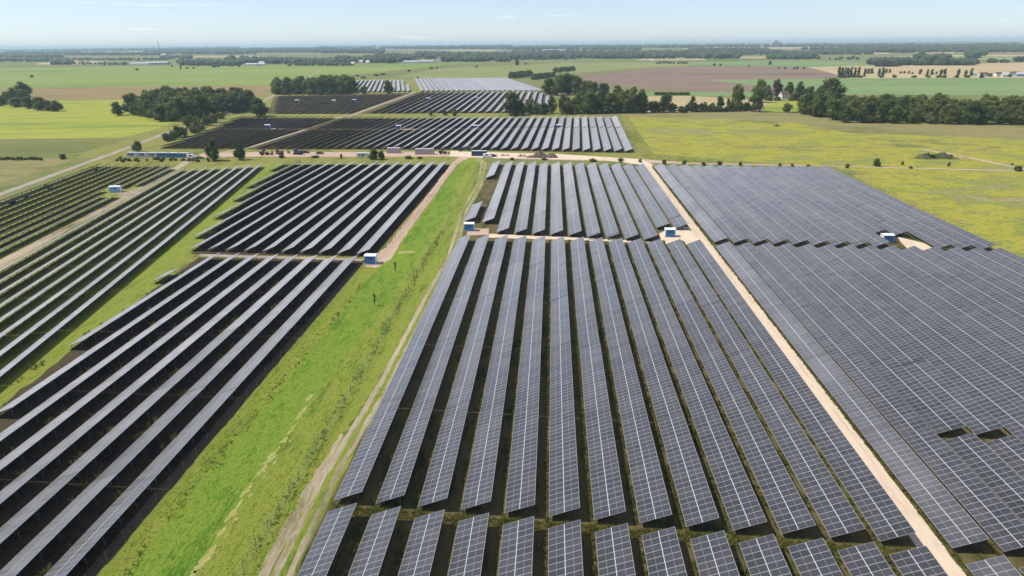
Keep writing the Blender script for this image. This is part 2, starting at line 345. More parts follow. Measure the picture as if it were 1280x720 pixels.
# herb-and-soil floor under the panels, most of it darkened in colour for shade
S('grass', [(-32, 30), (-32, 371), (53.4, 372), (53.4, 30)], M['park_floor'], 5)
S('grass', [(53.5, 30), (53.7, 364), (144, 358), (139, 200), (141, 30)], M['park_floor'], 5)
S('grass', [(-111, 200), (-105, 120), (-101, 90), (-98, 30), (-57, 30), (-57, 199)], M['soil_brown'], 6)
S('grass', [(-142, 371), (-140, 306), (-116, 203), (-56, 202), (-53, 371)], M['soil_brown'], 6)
S('grass', [(-194, 363), (-160, 180), (-146, 110), (-118, 30), (-86, 30), (-106, 120), (-156, 372)], M['park_grass'], 6)
S('grass', [(-245, 364), (-215, 200), (-200, 120), (-180, 110), (-172, 190), (-204, 364)], M['park_grass'], 6)
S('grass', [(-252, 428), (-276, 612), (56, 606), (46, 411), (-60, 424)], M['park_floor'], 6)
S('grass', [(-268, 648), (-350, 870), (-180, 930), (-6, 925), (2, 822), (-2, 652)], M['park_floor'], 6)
# sunlit lush strip between the two fences
band('grass', [(-56.5, 30), (-57, 110), (-56.5, 185), (-52.5, 205), (-51, 372), (-50, 398)], [(-38.3, 30), (-38, 130), (-38.5, 205), (-38, 235), (-39.5, 372), (-44, 396)], M['grass_lush'], 7, 0.4)
band('grass', [(-100, 30), (-119, 110), (-128, 205), (-148, 300), (-156, 371)], [(-92, 30), (-103, 110), (-112, 190), (-126, 255), (-147, 371)], M['grass_lime'], 8, 0.5)
band('grass', [(-56.9, 30), (-57.2, 110), (-56.7, 186), (-53, 204), (-51.3, 300)], [(-53.6, 30), (-53.6, 77), (-52.2, 118), (-51.8, 180), (-49.6, 204), (-50, 300)], M['grass_lime'], 8, 0.3, 1.5)
band('grass', [(-45.2, 30), (-45.0, 112), (-42.3, 160), (-41, 240), (-42.5, 300), (-48, 340), (-50, 397)], [(-36.6, 30), (-35.9, 90), (-34.0, 117), (-33.3, 168), (-32.4, 205), (-34.0, 235), (-38.6, 372), (-44, 396)], M['grass_lime'], 8, 0.4, 1.5)
# bare straw in the strip, the edge of the ditch
M['straw'] = ground_mat('cut_straw', [(0.20, 0.22, 0.05), (0.36, 0.33, 0.13), (0.24, 0.25, 0.05)], scales=(0.3, 1.2, 4), bump=0.5)
yy = 48.0
while yy < 113:                          # scattered swathes of cut straw lie in a broken line
    ln_ = random.uniform(1.5, 6); xx = -45.1 + .25*math.sin(yy*.21) + random.uniform(-.2, .2); w_ = random.uniform(.3, .75)
    band('straw', [(xx-w_, yy), (xx-w_*.7, yy+ln_*.5), (xx, yy+ln_)], [(xx, yy), (xx+w_, yy+ln_*.5), (xx+w_*.3, yy+ln_)], M['straw'], 9, .3, .5)
    if random.random() < .5: band('straw', [(xx+.9, yy), (xx+.8, yy+1)], [(xx+1.1, yy), (xx+1.3, yy+1)], M['straw'], 9, .2, .4)
    yy += ln_ + random.uniform(-.6, 1.6)
band('path', [(-48.6, 208), (-44.5, 209)], [(-48.6, 205.5), (-43, 206.5)], M['straw'], 9, 0.5, .7)
# roads and paths
def wheel_track(pts, off, wid, layer=9):
    ribbon('path', [(x+off, y) for x, y in pts], wid, M['track'], layer, 0.16, 1.5)
trk = [(-33.2, 30), (-33.5, 67), (-34.0, 87), (-32.4, 117), (-31.9, 168), (-30.9, 200), (-32.6, 232), (-34.5, 262), (-33.8, 318), (-37.2, 373), (-43, 398)]
ribbon('path', trk, 3.4, M['grass_lime'], 8.5, 0.4)
wheel_track(trk, -0.95, 1.0); wheel_track(trk, 0.9, 0.85)
band('path', [(-36.6, 30), (-36.9, 67), (-36.8, 80), (-35.9, 100)], [(-35.0, 30), (-35.0, 67), (-35.3, 80), (-35.2, 100)], M['track'], 8.8, 0.3, 1.5)
ribbon('path', [(-29.5, 232.5), (-22, 233)], 9, M['sand_pink'], 10, 0.5, 2)
band('road', [(48.6, 30), (48.9, 96), (49.2, 183), (49.5, 270), (49.8, 371)], [(52.2, 30), (52.4, 71), (52.5, 97), (52.8, 183), (53.0, 300), (53.4, 371)], M['sand'], 9, 0.12, 1.5)
M['sand_worn'] = ground_mat('worn_wheel_marks', [(0.46, 0.37, 0.27), (0.58, 0.47, 0.36), (0.64, 0.53, 0.42)], scales=(0.05, 0.4, 2.0), stretch=(1, 5), bump=0.2, bscale=4)
for o_ in (-.85, .8): ribbon('path', [(50.4+o_, 31), (50.6+o_, 71), (50.7+o_, 97), (51.0+o_, 183), (51.3+o_, 300), (51.6+o_, 366)], .55, M['sand_worn'], 10, .1, 1.5)
S('path', [(37, 222), (37.5, 232), (46, 244), (52.2, 238), (51.5, 214), (44, 218.5)], M['sand'], 8)
S('path', [(113.5, 215.5), (115, 223), (117, 230), (122, 222), (121.5, 213)], M['sand'], 8)
S('path', [(121, 213), (116, 230), (127.5, 219), (127, 212)], M['grass_rough'], 7)
band('path', [(-22, 230), (20, 224.5), (40, 221)], [(-22, 225.5), (20, 221.5), (40, 219)], M['sand'], 8.5, 0.5, 2)
band('path', [(-112, 203.4), (-58, 199.7)], [(-112, 201.2), (-58, 197.6)], M['lane'], 8, 0.3, 2)
band('path', [(-55.5, 192), (-56.5, 203), (-54.0, 212), (-54.4, 300), (-55.2, 373), (-54, 398)], [(-52, 191), (-49.6, 200), (-50.6, 225), (-51.2, 300), (-51.6, 373), (-47, 398)], M['sand_pink'], 9, 0.3, 3)
ribbon('path', [(-140, 60), (-156, 130), (-170.5, 196), (-185, 270), (-205.8, 372), (-214, 396)], 4.6, M['track'], 9, 0.35)
ribbon('road', [(-205, 60), (-228, 180), (-249.5, 291), (-262, 360), (-277, 440), (-295, 526), (-309, 660), (-322, 740), (-352, 870), (-420, 1150), (-560, 1700)], 4.2, M['lane'], 9, 0.2)
band('path', [(-212, 396), (-170, 398), (-120, 398), (-60, 399), (-20, 390), (30, 384), (60, 376), (147, 366.5), (240, 352.5), (420, 330)], [(-214, 412), (-170, 418), (-120, 416), (-60, 419), (-45, 416), (-10, 402), (49, 391), (75, 378), (147, 369), (240, 355), (420, 333)], M['sand_pink'], 10, 0.6, 4)
S('path', [(-60, 400), (-62, 421), (-20, 412), (5, 408), (50, 390), (55, 370), (49.7, 370), (30, 386), (-20, 393), (-42, 396)], M['sand'], 11)
ribbon('path', [(-203, 412), (-195.5, 440), (-193.5, 480), (-190.5, 530)], 3.6, M['lane'], 10.5, 0.2)
ribbon('path', [(-192, 610), (-184.5, 640), (-184, 760), (-182, 850), (-183, 928), (-186, 945)], 4.4, M['lane'], 10, 0.2)
ribbon('path', [(222, 425), (229, 412), (232, 398), (240, 355)], 3.0, M['sand_pink'], 9, 0.5)
for (x, y) in ((-112, 531), (-60, 534), (-80, 808), (-135, 801), (-192, 296), (-218, 536)):
    S('path', [(x-5, y-3), (x+5, y-3), (x+7, y+1.5), (x-4, y+2)], M['sand'] if y > 400 else M['lane'], 10)

# ---------------------------------------------------------------- solar rows
ORD = ['first', 'second', 'third', 'fourth', 'fifth', 'sixth', 'seventh', 'eighth', 'ninth', 'tenth', 'eleventh', 'twelfth', 'thirteenth', 'fourteenth', 'fifteenth', 'sixteenth', 'seventeenth', 'eighteenth', 'nineteenth']
TENS = {2: 'twent', 3: 'thirt', 4: 'fort', 5: 'fift'}
def ordinal(k):                        # 1-based
    if k <= 19: return ORD[k-1]
    t, r = divmod(k, 10)
    return TENS[t] + ('ieth' if r == 0 else 'y-' + ORD[r-1])
SEC_N, SEC_P = 24, 28.05
_tables = {}
def table_mesh(n, TAB_L=TAB_L):
    """a tilted table two modules high and n modules long; y runs along the row, the low edge is at x=0"""
    if (n, TAB_L) in _tables: return _tables[(n, TAB_L)]
    Ly = n*MODW; th = 0.045
    nx, nz = -ST, CT
    lo = Vector((0, 0, LOWZ)); hi = Vector((TAB_L*CT, 0, LOWZ+TAB_L*ST)); dn = Vector((-nx*th, 0, -nz*th)); dy = Vector((0, Ly, 0))
    v = [lo, hi, hi+dy, lo+dy, lo+dn, hi+dn, hi+dn+dy, lo+dn+dy]
    f = [(0, 1, 2, 3), (4, 7, 6, 5), (0, 4, 5, 1), (1, 5, 6, 2), (2, 6, 7, 3), (3, 7, 4, 0)]
    me = bpy.data.meshes.new('panel_table'); me.from_pydata([tuple(p) for p in v], [], f)
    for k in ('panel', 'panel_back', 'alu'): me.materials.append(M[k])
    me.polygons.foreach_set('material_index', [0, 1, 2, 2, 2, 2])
    uv = me.uv_layers.new(name='UVMap')
    q = {0: (0, 0), 1: (0, 2), 2: (n, 2), 3: (n, 0)}
    for li, l in enumerate(me.loops): uv.data[li].uv = q[l.vertex_index % 4]
    me.update()
    # frame: posts, rafters, purlins
    b = MB(); k = max(2, round(Ly/3.3)); 
    def P(s_, off=0.09): return (s_*TAB_L*CT + ST*off, LOWZ + s_*TAB_L*ST - CT*off)
    for i in range(k):
        y = 0.7 + (Ly-1.4)*i/(k-1)
        for s_ in (0.2, 0.78):
            x, z = P(s_, 0.2); b.box(x-.05, x+.05, y-.04, y+.04, -0.3, z)
        x0, z0 = P(0.04, 0.16); x1, z1 = P(0.96, 0.16); b.bar((x0, y, z0), (x1, y, z1), 0.05, n=4)
        xb, zb = P(0.5, 0.2); xp, _ = P(0.78, 0.2); b.bar((xp, y, 0.7), (xb, y, zb), 0.03, n=4)
    for s_ in (0.12, 0.38, 0.62, 0.88):
        x, z = P(s_, 0.09); b.bar((x, 0.05, z), (x, Ly-0.05, z), 0.035, n=4)
    fm = bpy.data.meshes.new('support_frame'); fm.from_pydata(b.v, [], b.f); fm.materials.append(M['steel']); fm.update()
    _tables[(n, TAB_L)] = (me, fm); return me, fm
rows_made = 0
def solar_row(x, y0, y1, label, group, theta=0.0, anchor='near', sec=True, width=TAB_L):
    """a row with its low edge at x, from y0 to y1 (in the field's own axes, turned by theta about the world origin)"""
    global rows_made
    L = y1-y0
    if L < 2.2: return None
    c, s = math.cos(theta), math.sin(theta)
    r = empty('solar_panel_row', (x*c - y0*s, x*s + y0*c, 0), theta)
    tag(r, label, 'solar panels', group); rows_made += 1
    pieces = []
    if sec:
        n_full = int((L+0.6)//SEC_P); rem = L - n_full*SEC_P
        nr = int(round(rem/MODW)) if rem > 1.5 else 0
        if anchor == 'near':
            pieces = [(i*SEC_P, SEC_N) for i in range(n_full)] + ([(n_full*SEC_P, nr)] if nr else [])
        else:
            pieces = [(L-(i+1)*SEC_P, SEC_N) for i in range(n_full)] + ([(0, nr)] if nr else [])
    else:
        n = max(2, int(L/MODW)); pieces = [(0, n)]
    for (yy, n) in pieces:
        me, fm = table_mesh(n, width)
        dz = random.uniform(-.02, .02)
        t_ = inst(me, 'panel_table', r, (random.uniform(-.03, .03), yy, dz), random.uniform(-.0015, .0015))
        inst(fm, 'support_frame', t_)
    return r
X0 = -31.13
# central field in front, and the rows cut off by the lower edge
for k in range(13):
    x = X0 + k*PITCH; e = k*PITCH
    solar_row(x, 46, 78.9-.069*e, f'{ordinal(k+1)} solar panel row from the rutted track among the rows cut off in front', 'panel rows cut off in front', anchor='far')
    solar_row(x, 81.25-.069*e, 81.25-.069*e+140.2, f'{ordinal(k+1)} long solar panel row from the rutted track in the near central field', 'panel rows of the near central field')
    if k >= 1:
        y1 = 370.9-.121*e; y0 = 229.8-.137*e
        if k == 1: y0 = 243
        if k >= 11: y0 = G(824.7+22*(k-11), 284.7+.6*(k-11), .8).y
        solar_row(x-.3, y0, y1, f'{ordinal(k)} full solar panel row from the rutted track in the rear central field', 'panel rows of the rear central field', anchor='far')
solar_row(X0-1.0, 329, 371, 'short solar panel row alone beside the track at the sandy yard', 'panel rows of the rear central field')
solar_row(X0-1.0, 244.5, 271.5, 'short solar panel row standing alone just behind the blue kiosk by the track', 'panel rows of the rear central field')
# right of the sandy road: the close-set panels
for k in range(14):
    x = 52.75 + 6.22*k; e = 6.22*k
    if k < 9: solar_row(x, 40, 72.4-.06*e, f'{ordinal(k+1)} cut-off solar panel row right of the sandy road in front', 'cut-off panel rows right of the sandy road', anchor='far')
    y0 = 75.2-.06*e; y1 = 214.6-.06*e
    lab = f'{ordinal(k+1)} solar panel row from the sandy road in the near field of close-set panels'
    if k in (2, 3):                     # a few modules are missing here
        solar_row(x, y0, 100.9, f'{ordinal(k+1)} row from the sandy road, the stub in front of its missing modules', 'panel rows of the near close-set field')
        solar_row(x, 103.3, y1, lab, 'panel rows of the near close-set field', anchor='far')
    else:
        solar_row(x, y0, y1, lab, 'panel rows of the near close-set field')
    y0 = 218.7-.075*e; y1 = 361.5-.075*e
    if k == 9: y0 = 231
    if k == 10: y0 = 229
    solar_row(53.4+6.22*k, y0, y1, f'{ordinal(k+1)} solar panel row from the sandy road in the rear field of close-set panels', 'panel rows of the rear close-set field', anchor='far')
# left of the green strip
for k in range(8):
    x = -58.8-4.29-6.22*k
    y0 = {7: 131.3, 6: 102.5}.get(k, 44); y1 = 196.0+.3*k
    solar_row(x, y0, y1, f'{ordinal(k+1)} solar panel row from the green strip in the near left field', 'panel rows of the near left field', anchor='far')
solar_row(-112, 174.6, 183, 'tiny stub of a solar panel row at the edge of the near left field', 'panel rows of the near left field')
for k in range(15):
    x = -56.8-4.29-6.24*k
    y0 = {10: 220.6, 11: 247.7, 12: 278, 13: 305.7, 14: 349.1}.get(k, 202.4+.42*k)
    solar_row(x, y0, 370.5, f'{ordinal(k+1)} solar panel row from the green strip in the rear left field', 'panel rows of the rear left field', anchor='far')
# the two fields along the tan path, turned a little
th = R(11.0)
for k in range(8):
    e = -84.3-3.27-5.42*k
    solar_row(e, 40-.2*e*0, 382+.13*(k*-5.4)+4 , f'{ordinal(k+1)} solar panel row from the grass strip in the field right of the tan path', 'panel rows right of the tan path', th, anchor='far', width=3.5)
th = R(9.6)
for k in range(9):
    e = -139.8-3.27-5.5*k
    far_ = 362/math.cos(th) - math.tan(th)*e*-1*-1 if False else (363 - math.sin(th)*e)/math.cos(th)
    lab = f'{ordinal(k+1)} solar panel row from the tan path in the field beside the country lane'
    grp = 'panel rows beside the country lane'
    if k in (0, 1):
        cut0 = (285-5*0 - math.sin(th)*e)/math.cos(th); cut1 = (309 - math.sin(th)*e)/math.cos(th)
        solar_row(e, 150, cut0, lab.replace('solar panel row', 'near row half'), grp, th, width=3.5); solar_row(e, cut1-(6*k), far_-(8 if k == 0 else 0), lab.replace('solar panel row', 'rear row half'), grp, th, width=3.5)
    elif k == 2:
        c0 = (297 - math.sin(th)*e)/math.cos(th)
        solar_row(e, 150, c0, lab.replace('solar panel row', 'near row half'), grp, th, width=3.5); solar_row(e, c0+9, far_, lab.replace('solar panel row', 'rear row half'), grp, th, width=3.5)
    else:
        solar_row(e, 150, far_, lab, grp, th, width=3.5)
# fields beyond the sandy yard: outline + direction -> rows
def clip_row(poly, x):
    ys = []
    for (x0, y0), (x1, y1) in zip(poly, poly[1:]+poly[:1]):
        if (x0-x)*(x1-x) < 0: ys.append(y0+(y1-y0)*(x-x0)/(x1-x0))
    ys.sort(); return (ys[0], ys[-1]) if len(ys) >= 2 else None
def field(poly, theta, start, pitch, lab, grp, from_right=True):
    c, s = math.cos(theta), math.sin(theta)
    P = [(x*c + y*s, -x*s + y*c) for x, y in poly]
    lo = min(p[0] for p in P); k = 0; x = start*1.0
    while x > lo:
        q = clip_row(P, x+2)
        if q and q[1]-q[0] > 8:
            k += 1; solar_row(x, q[0], q[1], lab.format(ordinal(k)), grp, theta, sec=False)
        x -= pitch
th = R(-2.0); c, s = math.cos(th), math.sin(th)
xs = 43.8*c + 413*s
field([(-189, 429), (-109, 428.2), (-60, 425.3), (51, 413), (55, 527), (-186, 530)], th, xs, 6.3, '{} solar panel row from the meadow edge just beyond the sandy yard', 'panel rows just beyond the sandy yard')
field([(-186, 533), (60, 529.5), (62, 604), (-183, 608)], th, xs, 6.3, '{} solar panel row from the meadow edge in the second strip beyond the yard', 'panel rows of the second strip beyond the yard')
field([(-251, 431), (-198, 430), (-195, 530), (-266, 534)], th, xs-6.3*38.2, 6.3, '{} solar panel row left of the grey path just beyond the yard', 'panel rows left of the grey path')
field([(-268, 538), (-195, 534), (-192, 610), (-282, 614)], th, xs-6.3*38.2, 6.3, '{} solar panel row left of the grey path in the second strip', 'panel rows left of the grey path in the second strip')
field([(-179, 650), (-2, 655), (-1, 825), (-22, 916), (-178, 922)], 0, -8, 7.8, '{} solar panel row from the bushes in the third strip beyond the yard', 'panel rows of the third strip beyond the yard')
field([(-262, 650), (-189, 650), (-188, 893), (-342, 862)], 0, -195, 7.8, '{} solar panel row left of the pale path in the third strip', 'panel rows left of the pale path in the third strip')
th = R(12.3)
field([(-276, 926), (-189, 940), (-255, 1212), (-338, 1222)], th, -189*math.cos(th)+940*math.sin(th)-5.5, 6.7, '{} solar panel row left of the pale path in the farthest field', 'panel rows left of the path in the farthest field')
field([(-183, 940), (-12, 936), (-81, 1258), (-246, 1268)], th, -12*math.cos(th)+936*math.sin(th)-5.5, 6.7, '{} solar panel row from the wood in the farthest gleaming field', 'panel rows of the farthest gleaming field')
print('rows', rows_made)
#--REST--
# ---------------------------------------------------------------- kiosks (transformer stations)
M['blue_paint'] = flat('blue_painted_sheet', (0.045, 0.20, 0.46), 0.45, 0, 0.12)
M['lightblue_paint'] = flat('pale_blue_painted_sheet', (0.22, 0.45, 0.66), 0.45, 0, 0.1)
M['white_paint'] = flat('white_paint', (0.78, 0.80, 0.82), 0.5, 0, 0.05)
M['concrete'] = flat('concrete', (0.40, 0.38, 0.35), 0.9)
M['dark_steel'] = flat('dark_steel', (0.05, 0.05, 0.055), 0.5)
M['rubber'] = flat('rubber', (0.02, 0.02, 0.02), 0.8)
M['glass_dark'] = flat('dark_window_glass', (0.02, 0.03, 0.045), 0.1)
def kiosk(x, y, label, rz=0, wall='blue_paint', side='white_paint', L=3.3, D=2.6, Hh=2.7):
    k = tag(empty('transformer_kiosk', (x, y, 0), rz), label, 'transformer kiosk', 'transformer kiosks between the panel rows')
    b = MB(); b.box(-L/2-.15, L/2+.15, -D/2-.15, D/2+.15, -.2, .18); b.build('plinth', M['concrete'], k)
    b = MB()
    b.box(-L/2, L/2, -D/2, D/2, .18, Hh, 0); b.m[0:6] = [0, 0, 0, 1 if side else 0, 0, 1]
    b.build('wall', [M[wall], M[side]], k)
    b = MB(); e = .18
    b.quad([(-L/2-e, -D/2-e, Hh), (L/2+e, -D/2-e, Hh), (L/2+e, 0, Hh+.28), (-L/2-e, 0, Hh+.28)])
    b.quad([(-L/2-e, 0, Hh+.28), (L/2+e, 0, Hh+.28), (L/2+e, D/2+e, Hh), (-L/2-e, D/2+e, Hh)])
    b.quad([(-L/2-e, -D/2-e, Hh), (-L/2-e, 0, Hh+.28), (-L/2-e, D/2+e, Hh)][::-1]); b.quad([(L/2+e, -D/2-e, Hh), (L/2+e, 0, Hh+.28), (L/2+e, D/2+e, Hh)])
    b.quad([(-L/2-e, -D/2-e, Hh-.003), (L/2+e, -D/2-e, Hh-.003), (L/2+e, D/2+e, Hh-.003), (-L/2-e, D/2+e, Hh-.003)][::-1])
    b.build('roof', M['white_paint'], k)
    for dx in (-.75, .05):
        b = MB(); b.box(dx, dx+.72, -D/2-.03, -D/2-.003, .3, 2.3); d = b.build('door', M[wall], k)
        b = MB(); b.box(dx+.08, dx+.64, -D/2-.045, -D/2-.032, 1.65, 2.1); b.build('vent', M['dark_steel'], d)
        b = MB(); b.box(dx+(.6 if dx < 0 else .06), dx+(.66 if dx < 0 else .12), -D/2-.08, -D/2-.032, 1.15, 1.3); b.build('handle', M['steel'], d)
    return k
kiosk(-54.6, 195.6, 'blue transformer kiosk with white roof at the corner of the green strip')
kiosk(-29.0, 234.6, 'blue transformer kiosk on a reddish pad beside the rutted track')
kiosk(40.6, 228.6, 'blue transformer kiosk with white side wall beside the sandy road')
kiosk(110.3, 223.0, 'blue transformer kiosk standing inside the close-set panel field', wall='blue_paint')
kiosk(-198.6, 297.6, 'pale blue transformer kiosk with white roof beside the tan path', 0.17, wall='lightblue_paint', L=4.6)
kiosk(-224.3, 538.6, 'blue transformer kiosk among the dark rows left of the grey path', wall='blue_paint', L=4)
kiosk(-118.5, 532.4, 'blue transformer kiosk with a sandy patch beside it, two strips beyond the yard', L=3.6)
kiosk(-58.8, 532.0, 'blue transformer kiosk between gleaming rows beyond the parked truck', L=3.6)
kiosk(5.0, 534.0, 'blue transformer kiosk at the right end of the strips beyond the yard', L=3.6)
kiosk(-287.0, 779.0, 'pale blue transformer kiosk among dark rows below the second wood', wall='lightblue_paint', L=4.5)
kiosk(-245.0, 779.0, 'whitish transformer kiosk among dark rows below the second wood', wall='white_paint', L=4)
kiosk(-223.0, 783.0, 'blue transformer kiosk among dark rows with a yellowish patch beside it', L=4.5)
kiosk(-141.9, 802.0, 'blue transformer kiosk beside the pale path in the third strip', L=4.5)
kiosk(-87.9, 809.0, 'blue transformer kiosk with tan patch in the middle of the third strip', L=4.5)

# ---------------------------------------------------------------- trees
def leaf_mat(name, c0, c1, c2, trans=0.32):
    m_, t, p = newmat(name)
    oi = N(t, 'ShaderNodeObjectInfo'); tc = N(t, 'ShaderNodeTexCoord')
    nz = N(t, 'ShaderNodeTexNoise', i_Scale=0.45, i_Detail=3.0); t.links.new(tc.outputs['Object'], nz.inputs['Vector'])
    f = math_(t, 'ADD', math_(t, 'MULTIPLY', smooth(t, nz.outputs[0], .35, .65), .45), math_(t, 'MULTIPLY', oi.outputs['Random'], .62))
    r_ = N(t, 'ShaderNodeValToRGB'); t.links.new(f, r_.inputs[0]); e = r_.color_ramp.elements
    e[0].color = (*c0, 1); e[1].color = (*c2, 1); k = e.new(.5); k.color = (*c1, 1)
    t.links.new(r_.outputs[0], p.inputs['Base Color']); p.inputs['Roughness'].default_value = .6; p.inputs['Specular IOR Level'].default_value = .25
    tr = N(t, 'ShaderNodeBsdfTranslucent'); t.links.new(r_.outputs[0], tr.inputs[0])
    mx = N(t, 'ShaderNodeMixShader'); mx.inputs[0].default_value = trans
    out = [n for n in t.nodes if n.type == 'OUTPUT_MATERIAL'][0]
    t.links.new(p.outputs[0], mx.inputs[1]); t.links.new(tr.outputs[0], mx.inputs[2]); t.links.new(mx.outputs[0], out.inputs[0])
    return m_
M['leaf'] = leaf_mat('dark_leaves', (0.046, 0.068, 0.014), (0.095, 0.127, 0.023), (0.175, 0.195, 0.036))
M['leaf_light'] = leaf_mat('light_leaves', (0.07, 0.10, 0.02), (0.12, 0.15, 0.028), (0.18, 0.19, 0.04))
M['leaf_red'] = leaf_mat('reddish_leaves', (0.05, 0.028, 0.018), (0.075, 0.042, 0.024), (0.09, 0.06, 0.03))
M['bark'] = flat('bark', (0.07, 0.055, 0.04), 0.95)
def rand_unit():
    while True:
        v_ = Vector((random.uniform(-1, 1), random.uniform(-1, 1), random.uniform(-1, 1)))
        if 0.05 < v_.length < 1: return v_.normalized()
def crown_mesh(name, blobs, n_leaf, leaf, mat, size=None):
    """blobs: (centre, radii); leaf-sized faces through a shell of each blob, with a shaded core"""
    b = MB(); tot = sum(r.x*r.y*r.z for _, r in blobs)**1
    wts = [(r.x*r.y*r.z)**.67 for _, r in blobs]; W = sum(wts)
    for (c, r), w_ in zip(blobs, wts):
        for i in range(int(n_leaf*w_/W)):
            u = rand_unit(); k = random.uniform(.62, 1.08)
            p = c + Vector((u.x*r.x, u.y*r.y, u.z*r.z))*k
            nrm = (u + rand_unit()*.75).normalized(); a = nrm.orthogonal().normalized(); a = (Matrix.Rotation(random.uniform(0, 6.28), 3, nrm) @ a); d = nrm.cross(a)
            s_ = leaf*random.uniform(.6, 1.35)
            b.quad([p-a*s_, p-d*s_*.6, p+a*s_*.9, p+d*s_*.7])
        bm = bmesh.new(); bmesh.ops.create_icosphere(bm, subdivisions=1, radius=1)
        base = len(b.v)
        for v_ in bm.verts:
            j = random.uniform(.55, .85); b.v.append((c.x+v_.co.x*r.x*j, c.y+v_.co.y*r.y*j, c.z+v_.co.z*r.z*j))
        for f in bm.faces: b.f.append(tuple(base+v_.index for v_ in f.verts)); b.m.append(0)
        bm.free()
    if size:
        w_, h_, low = size; R_ = sorted(math.hypot(p[0], p[1]) for p in b.v)[int(len(b.v)*.97)]; zs = sorted(p[2] for p in b.v); z0, z1 = zs[int(len(zs)*.02)], zs[int(len(zs)*.985)]
        b.v = [(p[0]*w_*.5/R_, p[1]*w_*.5/R_, low*h_+(p[2]-z0)*(h_*(1-low))/(z1-z0)) for p in b.v]
    me = bpy.data.meshes.new(name); me.from_pydata(b.v, [], b.f); me.materials.append(mat); me.update(); return me
def trunk_mesh(h, r, spread, n=5):
    b = MB(); b.bar((0, 0, -.4), (0.05*h*.2, 0, h*.45), r, r*.7, 7)
    for i in range(n):
        a = i*2.4; b.bar((0.01*h, 0, h*random.uniform(.25, .42)), (math.cos(a)*spread*.6, math.sin(a)*spread*.6, h*random.uniform(.55, .8)), r*.5, r*.12, 5)
    me = bpy.data.meshes.new('trunk'); me.from_pydata(b.v, [], b.f); me.materials.append(M['bark']); me.update(); return me
VAR = {}
def variants(kind, n, h, wid, low, mat, nb, nl, leaf, taper=1.0):
    L = []
    for i in range(n):
        bl = []
        for j in range(nb):
            t = random.random(); z = h*(low + (0.90-low)*t)
            env = math.sin(math.pi*min(.97, max(.12, (t*.85+.12))))**.6
            a = random.uniform(0, 6.28); rr = wid*.5*env*random.uniform(.15, .72)
            s_ = wid*random.uniform(.19, .31)*(1.05-.35*t*taper)
            bl.append((Vector((math.cos(a)*rr, math.sin(a)*rr, z)), Vector((s_, s_*random.uniform(.85, 1.15), s_*random.uniform(.7, .95)*(1.5 if taper < .5 else 1)))))
        bl.append((Vector((0, 0, h*(low+.42*(1-low)))), Vector((wid*.30, wid*.30, h*(1-low)*.42))))
        L.append((crown_mesh('crown', bl, nl, leaf, mat, (wid, h, low*.55)), trunk_mesh(h, .022*h, wid*.5)))
    VAR[kind] = (L, h, wid)
variants('broadleaf', 6, 16, 14, .16, M['leaf'], 17, 1900, .62)
variants('broadleaf_light', 4, 15, 13, .16, M['leaf_light'], 14, 1300, .62)
variants('broadleaf_red', 2, 14, 12, .2, M['leaf_red'], 13, 1200, .6)
variants('poplar', 3, 18, 6, .12, M['leaf'], 14, 900, .55, .2)
variants('shrub', 5, 4, 5.5, .12, M['leaf'], 9, 600, .30)
variants('shrub_light', 3, 4, 5.5, .12, M['leaf_light'], 9, 600, .30)
NAMES = {'broadleaf': 'broadleaf_tree', 'broadleaf_light': 'broadleaf_tree', 'broadleaf_red': 'broadleaf_tree', 'poplar': 'poplar_tree', 'shrub': 'shrub', 'shrub_light': 'shrub'}
def plant(kind, x, y, h, label, group=None, wscale=1.0):
    L, h0, w0 = VAR[kind]; cm, tm = random.choice(L)
    s_ = h/h0; rz = random.uniform(0, 6.28)
    t_ = empty(NAMES[kind], (x, y, gz(x, y)), rz); t_.scale = (s_*wscale*random.uniform(.92, 1.08), s_*wscale*random.uniform(.92, 1.08), s_)
    tag(t_, label, 'shrub' if 'shrub' in kind else 'tree', group)
    inst(tm, 'trunk' if 'shrub' not in kind else 'stem', t_); inst(cm, 'crown' if 'shrub' not in kind else 'foliage', t_)
    return t_
def plant_px(kind, u, vb, vt, label, group=None, wpx=None):
    p = G(u, vb); zc = (p-Vector((0, 0, CAM_H))).dot(v_fwd); h = max(.5, (vb-vt)*zc/(FPX*.945)); ws = 1.0
    if wpx:
        L, h0, w0 = VAR[kind]; ws = (wpx*zc/FPX)/(w0*h/h0)
    return plant(kind, p.x, p.y, h, label, group, ws)
def inside(poly, x, y):
    c = False
    for (x0, y0), (x1, y1) in zip(poly, poly[1:]+poly[:1]):
        if (y0 > y) != (y1 > y) and x < (x1-x0)*(y-y0)/(y1-y0)+x0: c = not c
    return c
def wood(poly, spacing, hmin, hmax, kinds, label, group):
    xs = [p[0] for p in poly]; ys = [p[1] for p in poly]; pts = []
    for _ in range(9000):
        x, y = random.uniform(min(xs), max(xs)), random.uniform(min(ys), max(ys))
        if inside(poly, x, y) and all((x-a)**2+(y-b)**2 > spacing**2 for a, b in pts): pts.append((x, y))
    for x, y in pts: plant(random.choice(kinds), x, y, random.uniform(hmin, hmax), label, group, 1.05)
    return len(pts)
c8 = lambda ox, oy, s_, x, y: (ox+x/s_, oy+y/s_)
